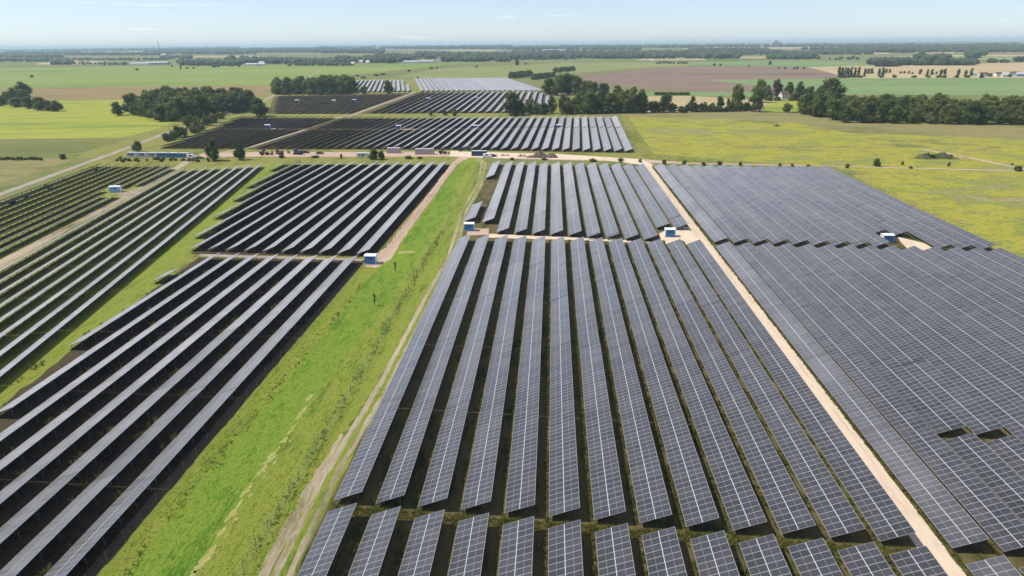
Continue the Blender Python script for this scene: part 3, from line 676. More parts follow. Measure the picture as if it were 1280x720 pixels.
# the wood beyond the country lane, and the second wood behind the panels
n1 = wood([(-403, 650), (-372, 642), (-338, 594), (-318, 620), (-306, 668), G2(318, 116, 17), G2(290, 109, 17), G2(215, 109, 17), G2(172, 116, 17)], 11.0, 14, 19, ['broadleaf']*6+['broadleaf_light'], 'dark tree inside the dense wood beside the country lane', 'trees of the wood beside the lane')
for (x, y) in ((-410, 640), (-396, 645), (-381, 634), (-368, 622), (-352, 602), (-340, 589), (-330, 592), (-322, 612)):
    plant('broadleaf', x, y, random.uniform(12, 16), 'dark tree on the sunny front edge of the wood beside the lane', 'front edge trees of the wood beside the lane', 1.1)
n2 = wood([(-366, 905), (-300, 898), (-270, 900), (-262, 930), (-290, 1000), (-330, 1010), (-372, 960)], 12.0, 15, 20, ['broadleaf'], 'dark tree inside the second wood behind the dark panel rows', 'trees of the second wood')
n3 = wood([(222, 640), (229, 580), (256, 569), (288, 563), (316, 553), (357, 552), (450, 548), (452, 600), (350, 612), (290, 625), (250, 660)], 11.0, 13, 18, ['broadleaf']*4+['broadleaf_light']*3, 'tree inside the long wood behind the yellow meadow', 'trees of the long wood behind the meadow')
for i, x in enumerate(range(232, 450, 12)):
    plant(random.choice(['broadleaf', 'broadleaf', 'broadleaf_light', 'shrub']) , x, 574-12*min(1, (x-232)/60)-.1*max(0, x-292)-4, random.uniform(8, 14), 'tree on the meadow-side edge of the long wood behind the yellow meadow', 'front edge trees of the long wood', 1.1)
# bushes far left
for x, b, t_, w_ in ((20, 420, 340, 70), (70, 385, 290, 80), (125, 370, 255, 80), (220, 335, 200, 130), (235, 350, 265, 90), (165, 430, 345, 110), (285, 445, 340, 100), (405, 462, 348, 110), (495, 468, 375, 60), (575, 472, 378, 100)):
    plant_px('broadleaf', x/8, 80+b/8, 80+t_/8, 'dark tree in the clump standing alone in the meadow far left', 'clump of trees far left in the meadow', w_/8*1.45)
plant_px('shrub', 40, 97, 94, 'tiny dark bush alone in the distant green field on the left', None, 5)
for x, b, t_, w_, k in ((470, 515, 465, 70, 'shrub'), (520, 505, 450, 80, 'shrub'), (545, 490, 420, 90, 'shrub'), (590, 482, 425, 80, 'shrub_light'), (620, 425, 352, 90, 'shrub'), (680, 425, 355, 90, 'shrub'), (735, 412, 345, 90, 'shrub'), (650, 462, 415, 80, 'shrub'), (705, 445, 395, 70, 'shrub'), (790, 392, 335, 80, 'shrub'), (830, 366, 325, 60, 'shrub_light')):
    plant_px(k, 120+x/5.333, 80+b/5.333, 80+t_/5.333, 'grey-green shrub in the thicket between the country lane and the panels', 'shrub thicket beside the lane', w_/5.333)
plant_px('broadleaf', 120+945/5.333, 80+327/5.333, 80+245/5.333, 'round dark tree at the right end of the wood beside the lane', None, 90/5.333)
plant_px('broadleaf', 120+1095/5.333, 80+350/5.333, 80+238/5.333, 'broad tree standing between the lane and the dark panel rows', None, 130/5.333)
plant_px('shrub', 120+285/5.333, 80+586/5.333, 80+520/5.333, 'pointed dark bush left of the white site cabins', None, 80/5.333)
plant_px('broadleaf', 120+785/5.333, 80+645/5.333, 80+505/5.333, 'tall bushy dark tree at the edge of the yard behind the panels', None, 100/5.333)
plant_px('broadleaf', 120+960/5.333, 80+640/5.333, 80+545/5.333, 'smaller bushy tree right of the tall one at the yard edge', None, 75/5.333)
plant_px('shrub', 467, 199.5, 187.5, 'large round bush in front of the sandy yard', None, 14)
plant_px('shrub', 478, 199.5, 189.5, 'smaller bush touching the large round bush by the yard', None, 10)
for x, b, t_, w_, k in ((210, 365, 240, 150, 'broadleaf'), (305, 357, 275, 80, 'broadleaf'), (395, 360, 295, 70, 'broadleaf'), (445, 355, 258, 70, 'broadleaf_light'), (510, 360, 248, 70, 'broadleaf_light'), (560, 356, 300, 80, 'broadleaf'), (600, 350, 240, 90, 'broadleaf_light'), (675, 355, 232, 110, 'broadleaf'), (740, 350, 228, 90, 'broadleaf'), (800, 352, 245, 90, 'broadleaf'), (870, 350, 235, 90, 'broadleaf_light'), (930, 350, 212, 130, 'broadleaf_light'), (990, 350, 225, 80, 'broadleaf'), (1060, 348, 285, 80, 'broadleaf'), (1140, 346, 250, 90, 'broadleaf'), (1240, 348, 312, 60, 'broadleaf'), (830, 352, 300, 80, 'broadleaf'), (620, 357, 310, 70, 'broadleaf'), (705, 356, 310, 70, 'broadleaf'), (770, 354, 312, 70, 'broadleaf'), (900, 352, 305, 70, 'broadleaf'), (960, 352, 300, 70, 'broadleaf'), (1010, 350, 300, 70, 'broadleaf'), (250, 362, 290, 80, 'broadleaf'), (350, 360, 300, 60, 'broadleaf_light'), (530, 352, 262, 80, 'broadleaf'), (640, 346, 250, 80, 'broadleaf'), (760, 348, 255, 90, 'broadleaf_light'), (830, 344, 240, 90, 'broadleaf'), (905, 344, 226, 90, 'broadleaf'), (1100, 348, 290, 70, 'broadleaf'), (1185, 347, 300, 70, 'broadleaf')):
    plant_px(k, 600+x/4.923, 70+b/4.923, 70+t_/4.923, 'tree in the hedge at the back edge of the gleaming panel rows' if x > 300 else 'broad tree at the left end of the hedge behind the gleaming rows', 'hedge trees behind the gleaming panels', w_/4.923)
for x, b, t_, w_ in ((425, 240, 150, 90), (475, 242, 135, 90), (535, 238, 125, 100), (595, 240, 140, 100), (650, 246, 165, 90), (690, 246, 165, 90), (760, 236, 175, 90), (850, 236, 187, 70), (500, 225, 130, 90), (570, 220, 130, 90)):
    plant_px('broadleaf', 600+x/4.923, 70+b/4.923, 70+t_/4.923, 'dark tree in the row reaching back from the hedge to the ploughed field', 'dark trees beside the farthest panels', w_/4.923)
for i in range(20):
    f = i/19; x = 190+f*380; b = 140-f*48 + random.uniform(-2, 2) + (25 if .35 < f < .7 else 0)
    plant_px('broadleaf', 600+x/4.923, 70+b/4.923, 70+(b-38+f*12)/4.923, 'small dark tree in the tree line along the far edge of the ploughed field', 'tree line at the ploughed field', 44/4.923)
for i in range(16):
    f = i/15; plant_px('shrub', 820+f*40+random.uniform(-1, 1), 119, 115.5, 'low bush in the hedge between pale green crop and tan field', 'low hedge at the tan field', 6)
plant_px('broadleaf', 600+228/4.923, 70+58/4.923, 70+24/4.923, 'round tree alone on the distant striped meadow', None, 7)
plant_px('shrub', 657, 80.6, 78.6, 'small bush right of the lone tree on the striped meadow', None, 4)
for x, b, t_, w_, k in ((90, 336, 228, 60, 'broadleaf'), (20, 340, 300, 60, 'shrub'), (135, 335, 285, 50, 'broadleaf'), (182, 335, 268, 55, 'broadleaf'), (240, 332, 275, 55, 'broadleaf'), (300, 330, 228, 60, 'broadleaf'), (365, 318, 240, 28, 'poplar'), (430, 322, 152, 110, 'broadleaf'), (495, 322, 272, 30, 'shrub'), (580, 332, 175, 120, 'broadleaf'), (600, 262, 112, 130, 'broadleaf'), (520, 325, 285, 50, 'shrub'), (660, 235, 145, 70, 'broadleaf'), (735, 225, 105, 95, 'broadleaf_red'), (825, 205, 120, 80, 'broadleaf'), (912, 225, 120, 80, 'broadleaf'), (985, 225, 150, 80, 'broadleaf'), (812, 338, 275, 75, 'shrub_light'), (885, 250, 190, 80, 'broadleaf'), (680, 250, 212, 70, 'shrub'), (740, 250, 222, 60, 'shrub'), (850, 250, 218, 60, 'shrub'), (1130, 300, 108, 190, 'broadleaf'), (1040, 320, 160, 120, 'broadleaf_light'), (940, 350, 215, 100, 'broadleaf'), (1000, 365, 250, 90, 'broadleaf')):
    lab = {812: 'pale round bush alone on the grass before the white house', 735: 'reddish tree beside the white farmhouse', 430: 'tall tree at the left of the pair in the field hedge', 580: 'big dark tree at the right of the pair in the field hedge', 365: 'thin columnar tree in the field hedge', 1130: 'large yellowish green tree at the left end of the long wood'}.get(x, 'tree in the sparse hedge or garden around the white farmhouse' if x > 550 else 'low tree in the sparse hedge right of the gleaming panels')
    plant_px(k, 850+x/6.095, 85+b/6.095, 85+t_/6.095, lab, 'trees around the farmhouse' if x > 550 else 'sparse hedge right of the panels', w_/6.095)
for x, b, t_ in ((45, 62, 0), (65, 62, 4), (85, 62, 2), (105, 62, 6), (125, 62, 0), (150, 62, 5), (175, 60, 2), (215, 58, 10), (240, 40, 8), (265, 38, 5), (310, 55, 10), (335, 60, 5), (360, 36, 10), (385, 32, 8), (410, 62, 45), (455, 38, 24), (480, 38, 22), (510, 38, 20), (535, 40, 28), (585, 42, 12), (630, 62, 15), (665, 47, 12), (695, 42, 25), (720, 62, 15), (750, 47, 10), (835, 66, 15), (885, 62, 20), (925, 55, 8), (990, 66, 40)):
    plant_px('poplar', 1040+x/5.333, 85+b/5.333, 85+t_/5.333, 'dark slim tree in the long roadside tree line across the tan fields', 'roadside tree line across the tan fields', 24/5.333 if b-t_ > 25 else 18/5.333)
for x in (60, 90, 115, 140, 165, 190, 330, 420, 545, 640, 710, 745, 830, 900, 1000): plant_px('shrub', 1040+x/5.333, 97.2, 94.4, 'low bush under the roadside tree line at the tan field', 'bushes under the roadside tree line', 7)
for x, b, t_ in ((540, 217, 200), (585, 217, 203), (793, 224, 212), (945, 210, 185), (1010, 237, 225), (1055, 242, 225), (1120, 242, 225), (1143, 242, 222), (1190, 240, 225)):
    plant_px('broadleaf', 800+x/5.82, 45+b/5.82, 45+t_/5.82, 'small dark tree dotted along the far side of the ploughed field', 'dotted trees beyond the ploughed field', 4.5 if x == 945 else 3.2)
for i in range(26): plant_px(random.choice(['shrub', 'shrub', 'shrub_light']), -5+i*2.3, 200+random.uniform(-.6, .6), 197+random.uniform(-1.2, .5), 'low bush in the ragged hedge across the meadow left of the lane', 'ragged hedge left of the lane', 4)
plant_px('shrub', 79, 199, 193, 'rounder bush at the right end of the ragged hedge', None, 8)
for u, vb, vt, w_ in ((1095, 208, 199, 11), (1128, 206, 202, 4), (1186, 208, 203, 4), (1059, 210, 205, 6), (1138, 211, 208, 5), (1272, 213.5, 208, 12), (1265, 207, 204, 3)):
    plant_px('shrub', u, vb, vt, 'dark bush beside the narrow road at the edge of the yellow meadow' if w_ < 10 else ('largest round bush beside the narrow road' if u < 1200 else 'wide low bush at the far end of the narrow road'), 'bushes along the narrow road' if w_ < 10 else None, w_)
for u, vb, vt, w_ in ((741, 202, 198.5, 12), (776, 202.5, 198, 9), (830, 205, 200, 7), (856, 206, 201, 7), (900, 206, 201.5, 9), (925, 206.5, 203, 6), (975, 207.5, 204, 6), (511, 198.5, 195, 12), (525, 198.5, 196, 8), (352, 197.5, 193, 8), (427, 198, 192.5, 4), (395, 197, 194.5, 12), (800, 203, 199, 6), (640, 200, 197, 7), (680, 200, 197.4, 9), (990, 208, 205, 5), (1010, 208.5, 205.5, 6), (880, 206.5, 203, 6)):
    plant_px('shrub', u, vb, vt, 'low dark bush along the sandy track at the far ends of the rows', 'bushes along the sandy track', w_)
for x, y in ((-228, 272), (-240, 322), (-244, 352), (-252, 388), (-232, 285), (-237, 305)):
    plant('shrub', x, y, random.uniform(1.2, 2.0), 'low shrub between the country lane and the panel rows beside it', 'shrubs beside the country lane', 1.2)
for i in range(22):
    plant(random.choice(['shrub', 'shrub_light']), -250+i*2.6+random.uniform(-1, 1), 383+random.uniform(-5, 5), random.uniform(1.0, 1.9), 'low scrub bush in the belt before the site cabins', 'scrub belt before the site cabins', 1.25)
for u, vb, vt, w_ in ((800, 272, 215, 62), (1000, 268, 175, 85)):
    plant_px('broadleaf', 330+u/6.4, 75+vb/6.4, 75+vt/6.4, 'round tree before the farthest panels, left one of two' if u == 800 else 'larger round tree before the farthest panels beside the pale path', None, w_/6.4)
for x, b in ((1085, 497), (1240, 497)):
    plant_px('shrub', 420+x/9.14, 90+b/9.14, 90+(b-55)/9.14, 'bush on the green strip between the panel fields' , 'bushes on the strip between panel fields', 7)
for x in (75,): plant_px('shrub', 560+x/9.14, 90+500/9.14, 90+430/9.14, 'largest bush on the green strip between the panel fields', None, 10)
for (u, v, w_) in ((447, 96, 5), (455, 98, 8), (470, 95, 8), (478, 94, 8), (511, 89.6, 5), (539, 86, 5), (546, 85.8, 4), (596, 84, 4), (171, 88, 6), (226, 86.5, 3), (234, 86, 4), (242, 86, 4), (522, 98, 4)):
    plant_px('shrub', u, v, v-2.2, 'small dark bush scattered over the distant green fields', 'scattered bushes on the distant fields', w_)
for x in range(8, 560, 17):
    plant_px(random.choice(['shrub', 'shrub', 'broadleaf', 'shrub_light']), 850+(x+random.uniform(-8, 8))/6.095, 85+(336-max(0, x-250)*.02)/6.095, 85+random.uniform(265, 310)/6.095, 'low bushy growth filling the sparse hedge right of the gleaming panels', 'bushes in the sparse hedge right of the panels', random.uniform(5, 9))
print('wood trees', n1, n2, n3)

# dead-looking tall saplings in the green strip
def sapling(x, y, h, label):
    r = tag(empty('dry_sapling', (x, y, 0), random.uniform(0, 6)), label, 'sapling', None)
    b = MB(); b.bar((0, 0, -.1), (.15, .1, h*.95), .05, .015, 5)
    tips = []
    for i in range(26):
        t = random.uniform(.12, .9); a = random.uniform(0, 6.28); l = h*random.uniform(.15, .38)*(1.1-t*.6)
        p = Vector((.15*t, .1*t, h*t)); q = p + Vector((math.cos(a)*l*.45, math.sin(a)*l*.45, l*.9)); b.bar(p, q, .018, .006, 4); tips += [p.lerp(q, k) for k in (.4, .6, .8, 1)]
    b.build('stem', M['bark'], r)
    f = MB()
    for p in tips:
        for _ in range(5):
            c_ = p + rand_unit()*.15; n_ = rand_unit(); a = n_.orthogonal().normalized(); d = n_.cross(a); s_ = random.uniform(.06, .13)
            f.quad([c_-a*s_, c_-d*s_*.5, c_+a*s_, c_+d*s_*.5])
    f.build('foliage', M['leaf'], r)
sapling(-44.7, 160.3, 3.2, 'tall dark sapling in the lush strip nearer to the viewer')
sapling(-45.4, 187.5, 3.0, 'tall dark sapling in the lush strip nearer to the blue kiosk')

# ---------------------------------------------------------------- far woodland belts (nobody could count these)
def belts(name, specs, mat):
    b = MB(); ico = bmesh.new(); bmesh.ops.create_icosphere(ico, subdivisions=1, radius=1)
    iv = [v_.co.copy() for v_ in ico.verts]; jf = [tuple(v_.index for v_ in f.verts) for f in ico.faces]; ico.free()
    for (u0, u1, v0, v1, n, h) in specs:
        for i in range(n):
            u = random.uniform(u0, u1); v_ = random.uniform(v0, v1)
            p = G(u, v_); hh = h*random.uniform(.7, 1.2); rr = hh*random.uniform(.45, .9)
            base = len(b.v)
            for q in iv:
                j = random.uniform(.75, 1.2); b.v.append((p.x+q.x*rr*j, p.y+q.y*rr*j, p.z+hh*.48+q.z*hh*.55*j))
            for f in jf: b.f.append(tuple(base+k for k in f)); b.m.append(0)
    o = b.build(name, mat); o['kind'] = 'stuff'; return o
M['far_leaf'] = flat('distant_foliage', (0.038, 0.056, 0.022), 0.9, 0, .35, .02)
belts('far_woodland', [
    (-60, 60, 75.5, 77.5, 160, 13), (60, 90, 79.6, 81, 30, 13), (70, 85, 79.5, 80.5, 14, 16), (90, 160, 79.5, 81.5, 40, 7), (-60, 80, 69.5, 72.5, 300, 15), (80, 200, 67.5, 69.5, 280, 16), (-60, 100, 65.5, 68, 260, 18), (60, 210, 74.3, 75.6, 130, 9), (200, 240, 71, 74, 60, 11),
    (225, 265, 79.8, 82, 70, 16), (265, 300, 79.5, 82.5, 70, 15), (285, 293, 78.5, 81, 12, 22), (300, 345, 76, 80, 120, 16), (340, 380, 77, 80, 90, 15), (380, 420, 77, 80.5, 120, 13), (205, 300, 83.3, 84.5, 8, 7), (360, 440, 81, 82.5, 60, 9),
    (420, 470, 75, 78.5, 110, 16), (470, 500, 70, 79, 90, 18), (500, 520, 71, 77, 50, 16), (520, 560, 68, 74, 90, 18), (555, 640, 69, 77.5, 240, 17), (640, 700, 67, 74, 260, 17), (700, 800, 66.5, 73.6, 340, 16), (800, 925, 66, 73.5, 380, 16), (600, 720, 74, 75.3, 60, 8),
    (960, 1020, 69.5, 74.3, 150, 14), (925, 1010, 65.5, 69, 140, 13), (820, 860, 78.5, 80, 40, 5), (1010, 1090, 65, 68.2, 160, 13), (1020, 1075, 73.5, 75, 12, 9),
    (1087, 1118, 79, 81, 60, 14), (1095, 1120, 82, 83.5, 40, 16), (1118, 1220, 79.5, 82, 170, 14), (1150, 1185, 79, 82, 20, 24), (1210, 1222, 72, 73, 10, 22), (1224, 1232, 68.5, 70, 10, 14), (1225, 1260, 77.5, 78.6, 12, 9), (1270, 1300, 75.5, 77.5, 20, 12), (1050, 1290, 59, 66, 1300, 17), (1060, 1300, 57.5, 59.5, 500, 20),
    (300, 420, 62.8, 66, 420, 18), (180, 320, 64.5, 68.3, 420, 17), (400, 480, 62.3, 67, 330, 18), (-60, 420, 61.4, 64, 1000, 22), (480, 700, 59.6, 61.8, 500, 20), (640, 800, 61.5, 63, 220, 16), (700, 880, 58.4, 60.2, 330, 20), (880, 1060, 57.6, 59, 260, 20), (400, 640, 58.8, 60, 330, 24), (-60, 300, 59.8, 61.2, 420, 26), (860, 960, 62.2, 64.5, 190, 15), (1000, 1060, 61.5, 62.3, 60, 14)], M['far_leaf'])

# ---------------------------------------------------------------- far houses, sheds, masts
M['render_white'] = flat('white_plaster', (0.72, 0.70, 0.66), .8); M['render_cream'] = flat('cream_plaster', (0.55, 0.47, 0.36), .8)
M['tile_red'] = flat('red_roof_tiles', (0.16, 0.075, 0.055), .8); M['tile_grey'] = flat('grey_roof_sheets', (0.45, 0.47, 0.50), .6); M['shed_blue'] = flat('blue_grey_cladding', (0.22, 0.32, 0.45), .6)
def house(u, v, L, D, Hw, rise, label, group, wall='render_white', roof='tile_red', rz=0, cat='house', name='house', detail=False):
    p = G(u, v); k = tag(empty(name, p, rz), label, cat, group)
    b = MB(); b.box(-L/2, L/2, -D/2, D/2, -1, Hw); b.quad([(-L/2, -D/2, Hw), (-L/2, 0, Hw+rise-.05), (-L/2, D/2, Hw)][::-1]); b.quad([(L/2, -D/2, Hw), (L/2, 0, Hw+rise-.05), (L/2, D/2, Hw)]); b.build('wall', M[wall], k)
    b = MB(); e = .5
    for s_ in (-1, 1):
        q = [(-L/2-e, s_*(D/2+e), Hw-.25), (L/2+e, s_*(D/2+e), Hw-.25), (L/2+e, 0, Hw+rise), (-L/2-e, 0, Hw+rise)]
        b.quad(q if s_ < 0 else q[::-1]); q2 = [(x, y, z-.2) for x, y, z in q]; b.quad(q2[::-1] if s_ < 0 else q2)
        b.quad([q[0], q[1], q2[1], q2[0]])
    r = b.build('roof', M[roof], k)
    if detail:
        b = MB(); b.box(L*.2, L*.2+.9, -.45, .45, Hw+rise-1, Hw+rise+1.1); b.build('chimney', M['tile_red'], r)
        for i in range(3):
            x = -L/2+1.2+i*(L-3.2)/2; b = MB(); b.box(x, x+1.1, -D/2-.06, -D/2-.004, 1.0, 2.3); b.build('window', M['glass_dark'], k)
        b = MB(); b.box(-L/2-.06, -L/2-.004, -.6, .6, Hw*.9, Hw*.9+1.2); b.build('window', M['glass_dark'], k)
    return k
house(850+790/6.095, 85+230/6.095, 9.5, 7, 3.8, 4, 'white farmhouse with a red roof among the garden trees', None, rz=.35, detail=True)
house(850+712/6.095, 85+212/6.095, 12, 8, 3.5, 4, 'brown-roofed barn left of the white farmhouse', None, wall='render_cream', rz=.2, name='barn', cat='barn', detail=True)
hs = [(327, 80, 14, 'white house with bright wall near the left of the distant village', 'render_white', 'tile_grey'), (355, 78.6, 13, 'white gabled house in the distant village beside dark trees', 'render_white', 'tile_grey'), (390, 78, 12, 'small white house of a pair in the distant village', 'render_white', 'tile_grey'), (398, 78, 12, 'right-hand small white house of a pair in the distant village', 'render_white', 'tile_red'),
    (228, 79.5, 13, 'white house at the left end of the village by the green field', 'render_white', 'tile_grey'), (452, 78.5, 15, 'pale grey-roofed house in the village at the olive field', 'render_cream', 'tile_grey'), (460, 79, 13, 'second pale grey-roofed house in the village at the olive field', 'render_white', 'tile_grey'),
    (519, 76.6, 17, 'red-roofed house amid the village trees', 'render_cream', 'tile_red'), (524, 75.3, 13, 'white house with red roof behind the long sheds', 'render_white', 'tile_red'), (549, 74.6, 18, 'large red-roofed white house above the village trees', 'render_white', 'tile_red'), (554, 75.4, 12, 'small white house right of the large red-roofed one', 'render_white', 'tile_red'), (596, 75, 15, 'reddish house at the right end of the village', 'render_cream', 'tile_red'), (441, 81, 13, 'cream house at the corner of the olive field', 'render_cream', 'tile_grey'),
    (862, 65, 18, 'white house in the distant wooded belt', 'render_white', 'tile_red'), (776, 65.5, 16, 'white house on the far side of the wooded belt', 'render_white', 'tile_red'), (815, 77, 8, 'small pale hut at the left of the tan strip', 'render_white', 'tile_grey'), (205, 70.5, 22, 'lone white house before the distant left forest', 'render_white', 'tile_grey')]
for (u, v, L, lab, wl, rf) in hs: house(u, v, L, L*.62, L*.33, L*.3, lab, 'houses of the distant village', wl, rf, random.uniform(-.4, .4))
for (u, v, L, D, lab, rf, wl) in [(176, 81.4, 62, 20, 'long white shed across the green field on the left', 'tile_grey', 'render_white'), (198, 80.6, 70, 24, 'long blue-grey shed right of the long white shed', 'tile_grey', 'shed_blue'), (515, 79.2, 48, 16, 'long low white shed beside the village', 'tile_grey', 'render_white'), (534, 78.8, 42, 16, 'second long low shed right of the first beside the village', 'tile_grey', 'render_white'), (315, 82.6, 34, 12, 'low white shed at the edge of the green field before the village', 'tile_grey', 'render_white'), (327, 82.3, 24, 12, 'smaller low shed at the edge of the green field', 'tile_grey', 'render_white'), (693, 64.9, 130, 40, 'long white hall in the distant wooded belt', 'tile_grey', 'render_white'), (172, 66.8, 130, 40, 'far white hall before the left horizon', 'tile_grey', 'render_white'), (486, 63.6, 90, 40, 'pale hall on the far brown field', 'tile_grey', 'render_white'), (1063, 62.8, 70, 30, 'white hall group at the distant edge of the right forest', 'tile_grey', 'render_white'), (1073, 62.6, 40, 30, 'smaller white hall at the distant edge of the right forest', 'tile_grey', 'render_white')]:
    house(u, v, L, D, 6 if L < 80 else 12, 2.5, lab, 'distant sheds and halls', wl, rf, random.uniform(-.08, .12), 'shed', 'shed')
for (u, v, L, lab, wl, rf) in [(1228, 95.6, 10, 'small white barn at the left of the farm on the right edge', 'render_white', 'tile_red'), (1247, 95.4, 13, 'red-roofed barn in the middle of the farm on the right edge', 'render_white', 'tile_red'), (1256, 96.2, 10, 'bright white building of the farm on the right edge', 'render_white', 'tile_grey'), (1267, 94.5, 14, 'red and white barn of the farm on the right edge', 'render_white', 'tile_red'), (1274, 95.5, 12, 'blue-grey barn at the right end of the farm', 'shed_blue', 'tile_grey'), (1216, 94.6, 9, 'pale hut beside the roadside tree line', 'render_white', 'tile_grey')]:
    house(u, v, L, L*.6, 4.0, 3.0, lab, 'farm on the right edge', wl, rf, random.uniform(-.3, .3), 'barn', 'barn')
for i, (u, v) in enumerate([(1238, 96), (1262, 96.5), (1233, 95)]): plant_px('broadleaf', u, v, v-4, 'garden tree among the barns of the farm on the right edge', 'garden trees of the farm', 5)
def mast(u, vb, hgt, label):
    p = G(u, vb); k = tag(empty('radio_mast', p), label, 'mast'); b = MB()
    s_ = hgt*.02
    for a, c_ in ((-1, -1), (1, -1), (1, 1), (-1, 1)): b.bar((a*s_, c_*s_, -1), (a*s_*.3, c_*s_*.3, hgt), hgt*.006, n=4)
    for i in range(12):
        z = hgt*i/12; w_ = s_*(1-.7*i/12); b.bar((-w_, -w_, z), (w_, w_, z+hgt/12), hgt*.004, n=4); b.bar((w_, -w_, z), (-w_, w_, z+hgt/12), hgt*.004, n=4)
    b.build('lattice_tower', M['steel'], k); b = MB(); b.bar((0, 0, hgt), (0, 0, hgt*1.06), hgt*.004, n=5); b.build('antenna', M['steel'], k)
mast(200, 68.5, 82, 'thin lattice mast rising above the left horizon')
p = G(968, 58.7); k = tag(empty('power_station', p), 'pale grey power station block on the far horizon', 'power station')
b = MB(); b.box(-32, 32, -40, 40, -5, 36); b.build('boiler_house', M['concrete'], k)
b = MB(); b.box(-10, 14, -30, 30, 36.1, 50); b.build('boiler_tower', M['concrete'], k)
for dx in (-50, 45): b = MB(); b.bar((dx, 0, -5), (dx, 0, 54 if dx < 0 else 42), 4, 2.5, 10); b.build('chimney', M['concrete'], k)

# ---------------------------------------------------------------- the sandy yard: cabins, containers, machines, heaps
M['yellow_paint'] = flat('yellow_machine_paint', (0.55, 0.30, 0.03), .5); M['red_paint'] = flat('red_machine_paint', (0.24, 0.07, 0.04), .5); M['mauve_tarp'] = flat('pale_mauve_tarpaulin', (0.44, 0.36, 0.37), .7); M['navy'] = flat('navy_container_paint', (0.02, 0.045, 0.11), .5)
M['cabin_white'] = flat('cabin_white', (0.52, 0.54, 0.56), .5)
def cabin(x, y, rz, wall, label, L=6.0, D=2.5, Hh=2.7, windows=True, name='site_cabin', cat='site cabin', group='site cabins in a row'):
    k = tag(empty(name, (x, y, 0), rz), label, cat, group)
    b = MB(); b.box(-L/2, L/2, -D/2, D/2, .12, Hh-.1)
    b.build('wall', M[wall], k)
    b = MB(); b.box(-L/2-.05, L/2+.05, -D/2-.05, D/2+.05, Hh-.097, Hh); b.build('roof', M['cabin_white'], k)
    b = MB()
    for sx_ in (-1, 1):
        for sy_ in (-1, 1): b.box(sx_*L/2-.08+(-.02*sx_*0), sx_*L/2+.08, sy_*D/2-.08, sy_*D/2+.08, 0, Hh-.1)
    b.build('corner_post', M[wall], k)
    if windows:
        for x0 in (-L*.3, L*.1): b = MB(); b.box(x0, x0+1.1, -D/2-.05, -D/2-.004, 1.05, 2.1); b.build('window', M['glass_dark'], k)
        b = MB(); b.box(-.35, .4, -D/2-.05, -D/2-.004, .15, 2.15); b.build('door', M['steel'], k)
    else:
        b = MB()
        for i in range(int(L/.35)): b.box(-L/2+.15+i*.35, -L/2+.3+i*.35, -D/2-.04, -D/2-.004, .2, Hh-.2)
        b.build('corrugation', M[wall], k)
    return k
a0 = Vector((-251, 398.2)); a1 = Vector((-217.5, 395.8)); n_ = 6; rz = math.atan2((a1-a0).y, (a1-a0).x)
for i in range(n_):
    q = a0.lerp(a1, i/(n_-1)); wl = 'cabin_white' if i < 3 else 'blue_paint'
    cabin(q.x, q.y, rz, wl, f'{ORD[i] if i < 3 else ORD[i-3]} {"white site cabin with dark windows" if i < 3 else "blue site container with white roof"} from the left in the cabin row')
cabin(-95.6, 412.5, 0, 'mauve_tarp', 'pale mauve box container on the yard behind the large bush', 8, 2.6, 3.2, False, 'box_container', 'container', 'pale containers on the yard')
cabin(-75.9, 407.5, 0, 'mauve_tarp', 'longest pale container on the yard with a white roof', 11, 2.6, 3.4, False, 'box_container', 'container', 'pale containers on the yard')
cabin(-110.5, 396, .05, 'white_paint', 'whitish cabin with dark left end beside the large bush', 6.5, 2.5, 2.7, True)
cabin(-42.6, 402.0, -.05, 'navy', 'navy blue container at the junction of the sandy tracks', 8.5, 2.6, 3.0, False, 'box_container', 'container', None)
def car(x, y, rz, paint, label, L=4.6, W=1.85, Hh=1.5, van=False, cat='car', name='parked_car'):
    k = tag(empty(name, (x, y, 0), rz), label, cat)
    prof = [(-L/2, .35), (-L/2, .95), (-L/2+.1, 1.0)] + ([(-L/2+.15, Hh), (L/2-1.5, Hh), (L/2-.7, 1.1), (L/2, .95)] if van else [(-L/2+.5, 1.05), (-L/2+1.0, Hh), (L/2-2.0, Hh), (L/2-1.2, 1.0), (L/2-.05, .85)]) + [(L/2, .35)]
    b = MB(); n = len(prof)
    for s_ in (-1, 1):
        for (px_, pz) in prof: b.v.append((px_, s_*W/2*(.86 if pz > 1.2 else 1), pz))
    b.f.append(tuple(range(n))); b.f.append(tuple(range(2*n-1, n-1, -1))); b.m += [0, 0]
    for i in range(n): j = (i+1) % n; b.f.append((j, i, n+i, n+j)); b.m.append(0)
    b.build('body', M[paint], k)
    for sx_ in (-1, 1):
        for sy_ in (-1, 1): b = MB(); b.bar((sx_*L*.31, sy_*W/2-.12*sy_, .34), (sx_*L*.31, sy_*W/2+.04*sy_, .34), .34, n=14); b.build('wheel', M['rubber'], k)
    for sy_ in (-1, 1): b = MB(); b.box(-L*.18, L*.1, min(sy_*(W/2*.95), sy_*(W/2*.95)+.03*sy_), max(sy_*(W/2*.95), sy_*(W/2*.95)+.03*sy_), 1.02, Hh-.15); b.build('side_window', M['glass_dark'], k)
car(-37.3, 396.5, -.1, 'white_paint', 'white van parked in front of the navy container', 5.2, 1.95, 2.1, True, 'van', 'parked_van')
car(-34.3, 398.8, .5, 'navy', 'dark blue car at the right of the white van')
car(-212.0, 393.0, .1, 'white_paint', 'white van beside the right end of the cabin row', 5.4, 1.95, 2.2, True, 'van', 'parked_van')
car(-206.0, 391.0, .0, 'steel', 'grey car right of the white van at the cabin row')
car(-140.0, 408.6, .05, 'dark_steel', 'dark car standing alone on the left part of the yard')
car(-150.0, 412.0, .0, 'dark_steel', 'dark car behind the black machine on the yard')
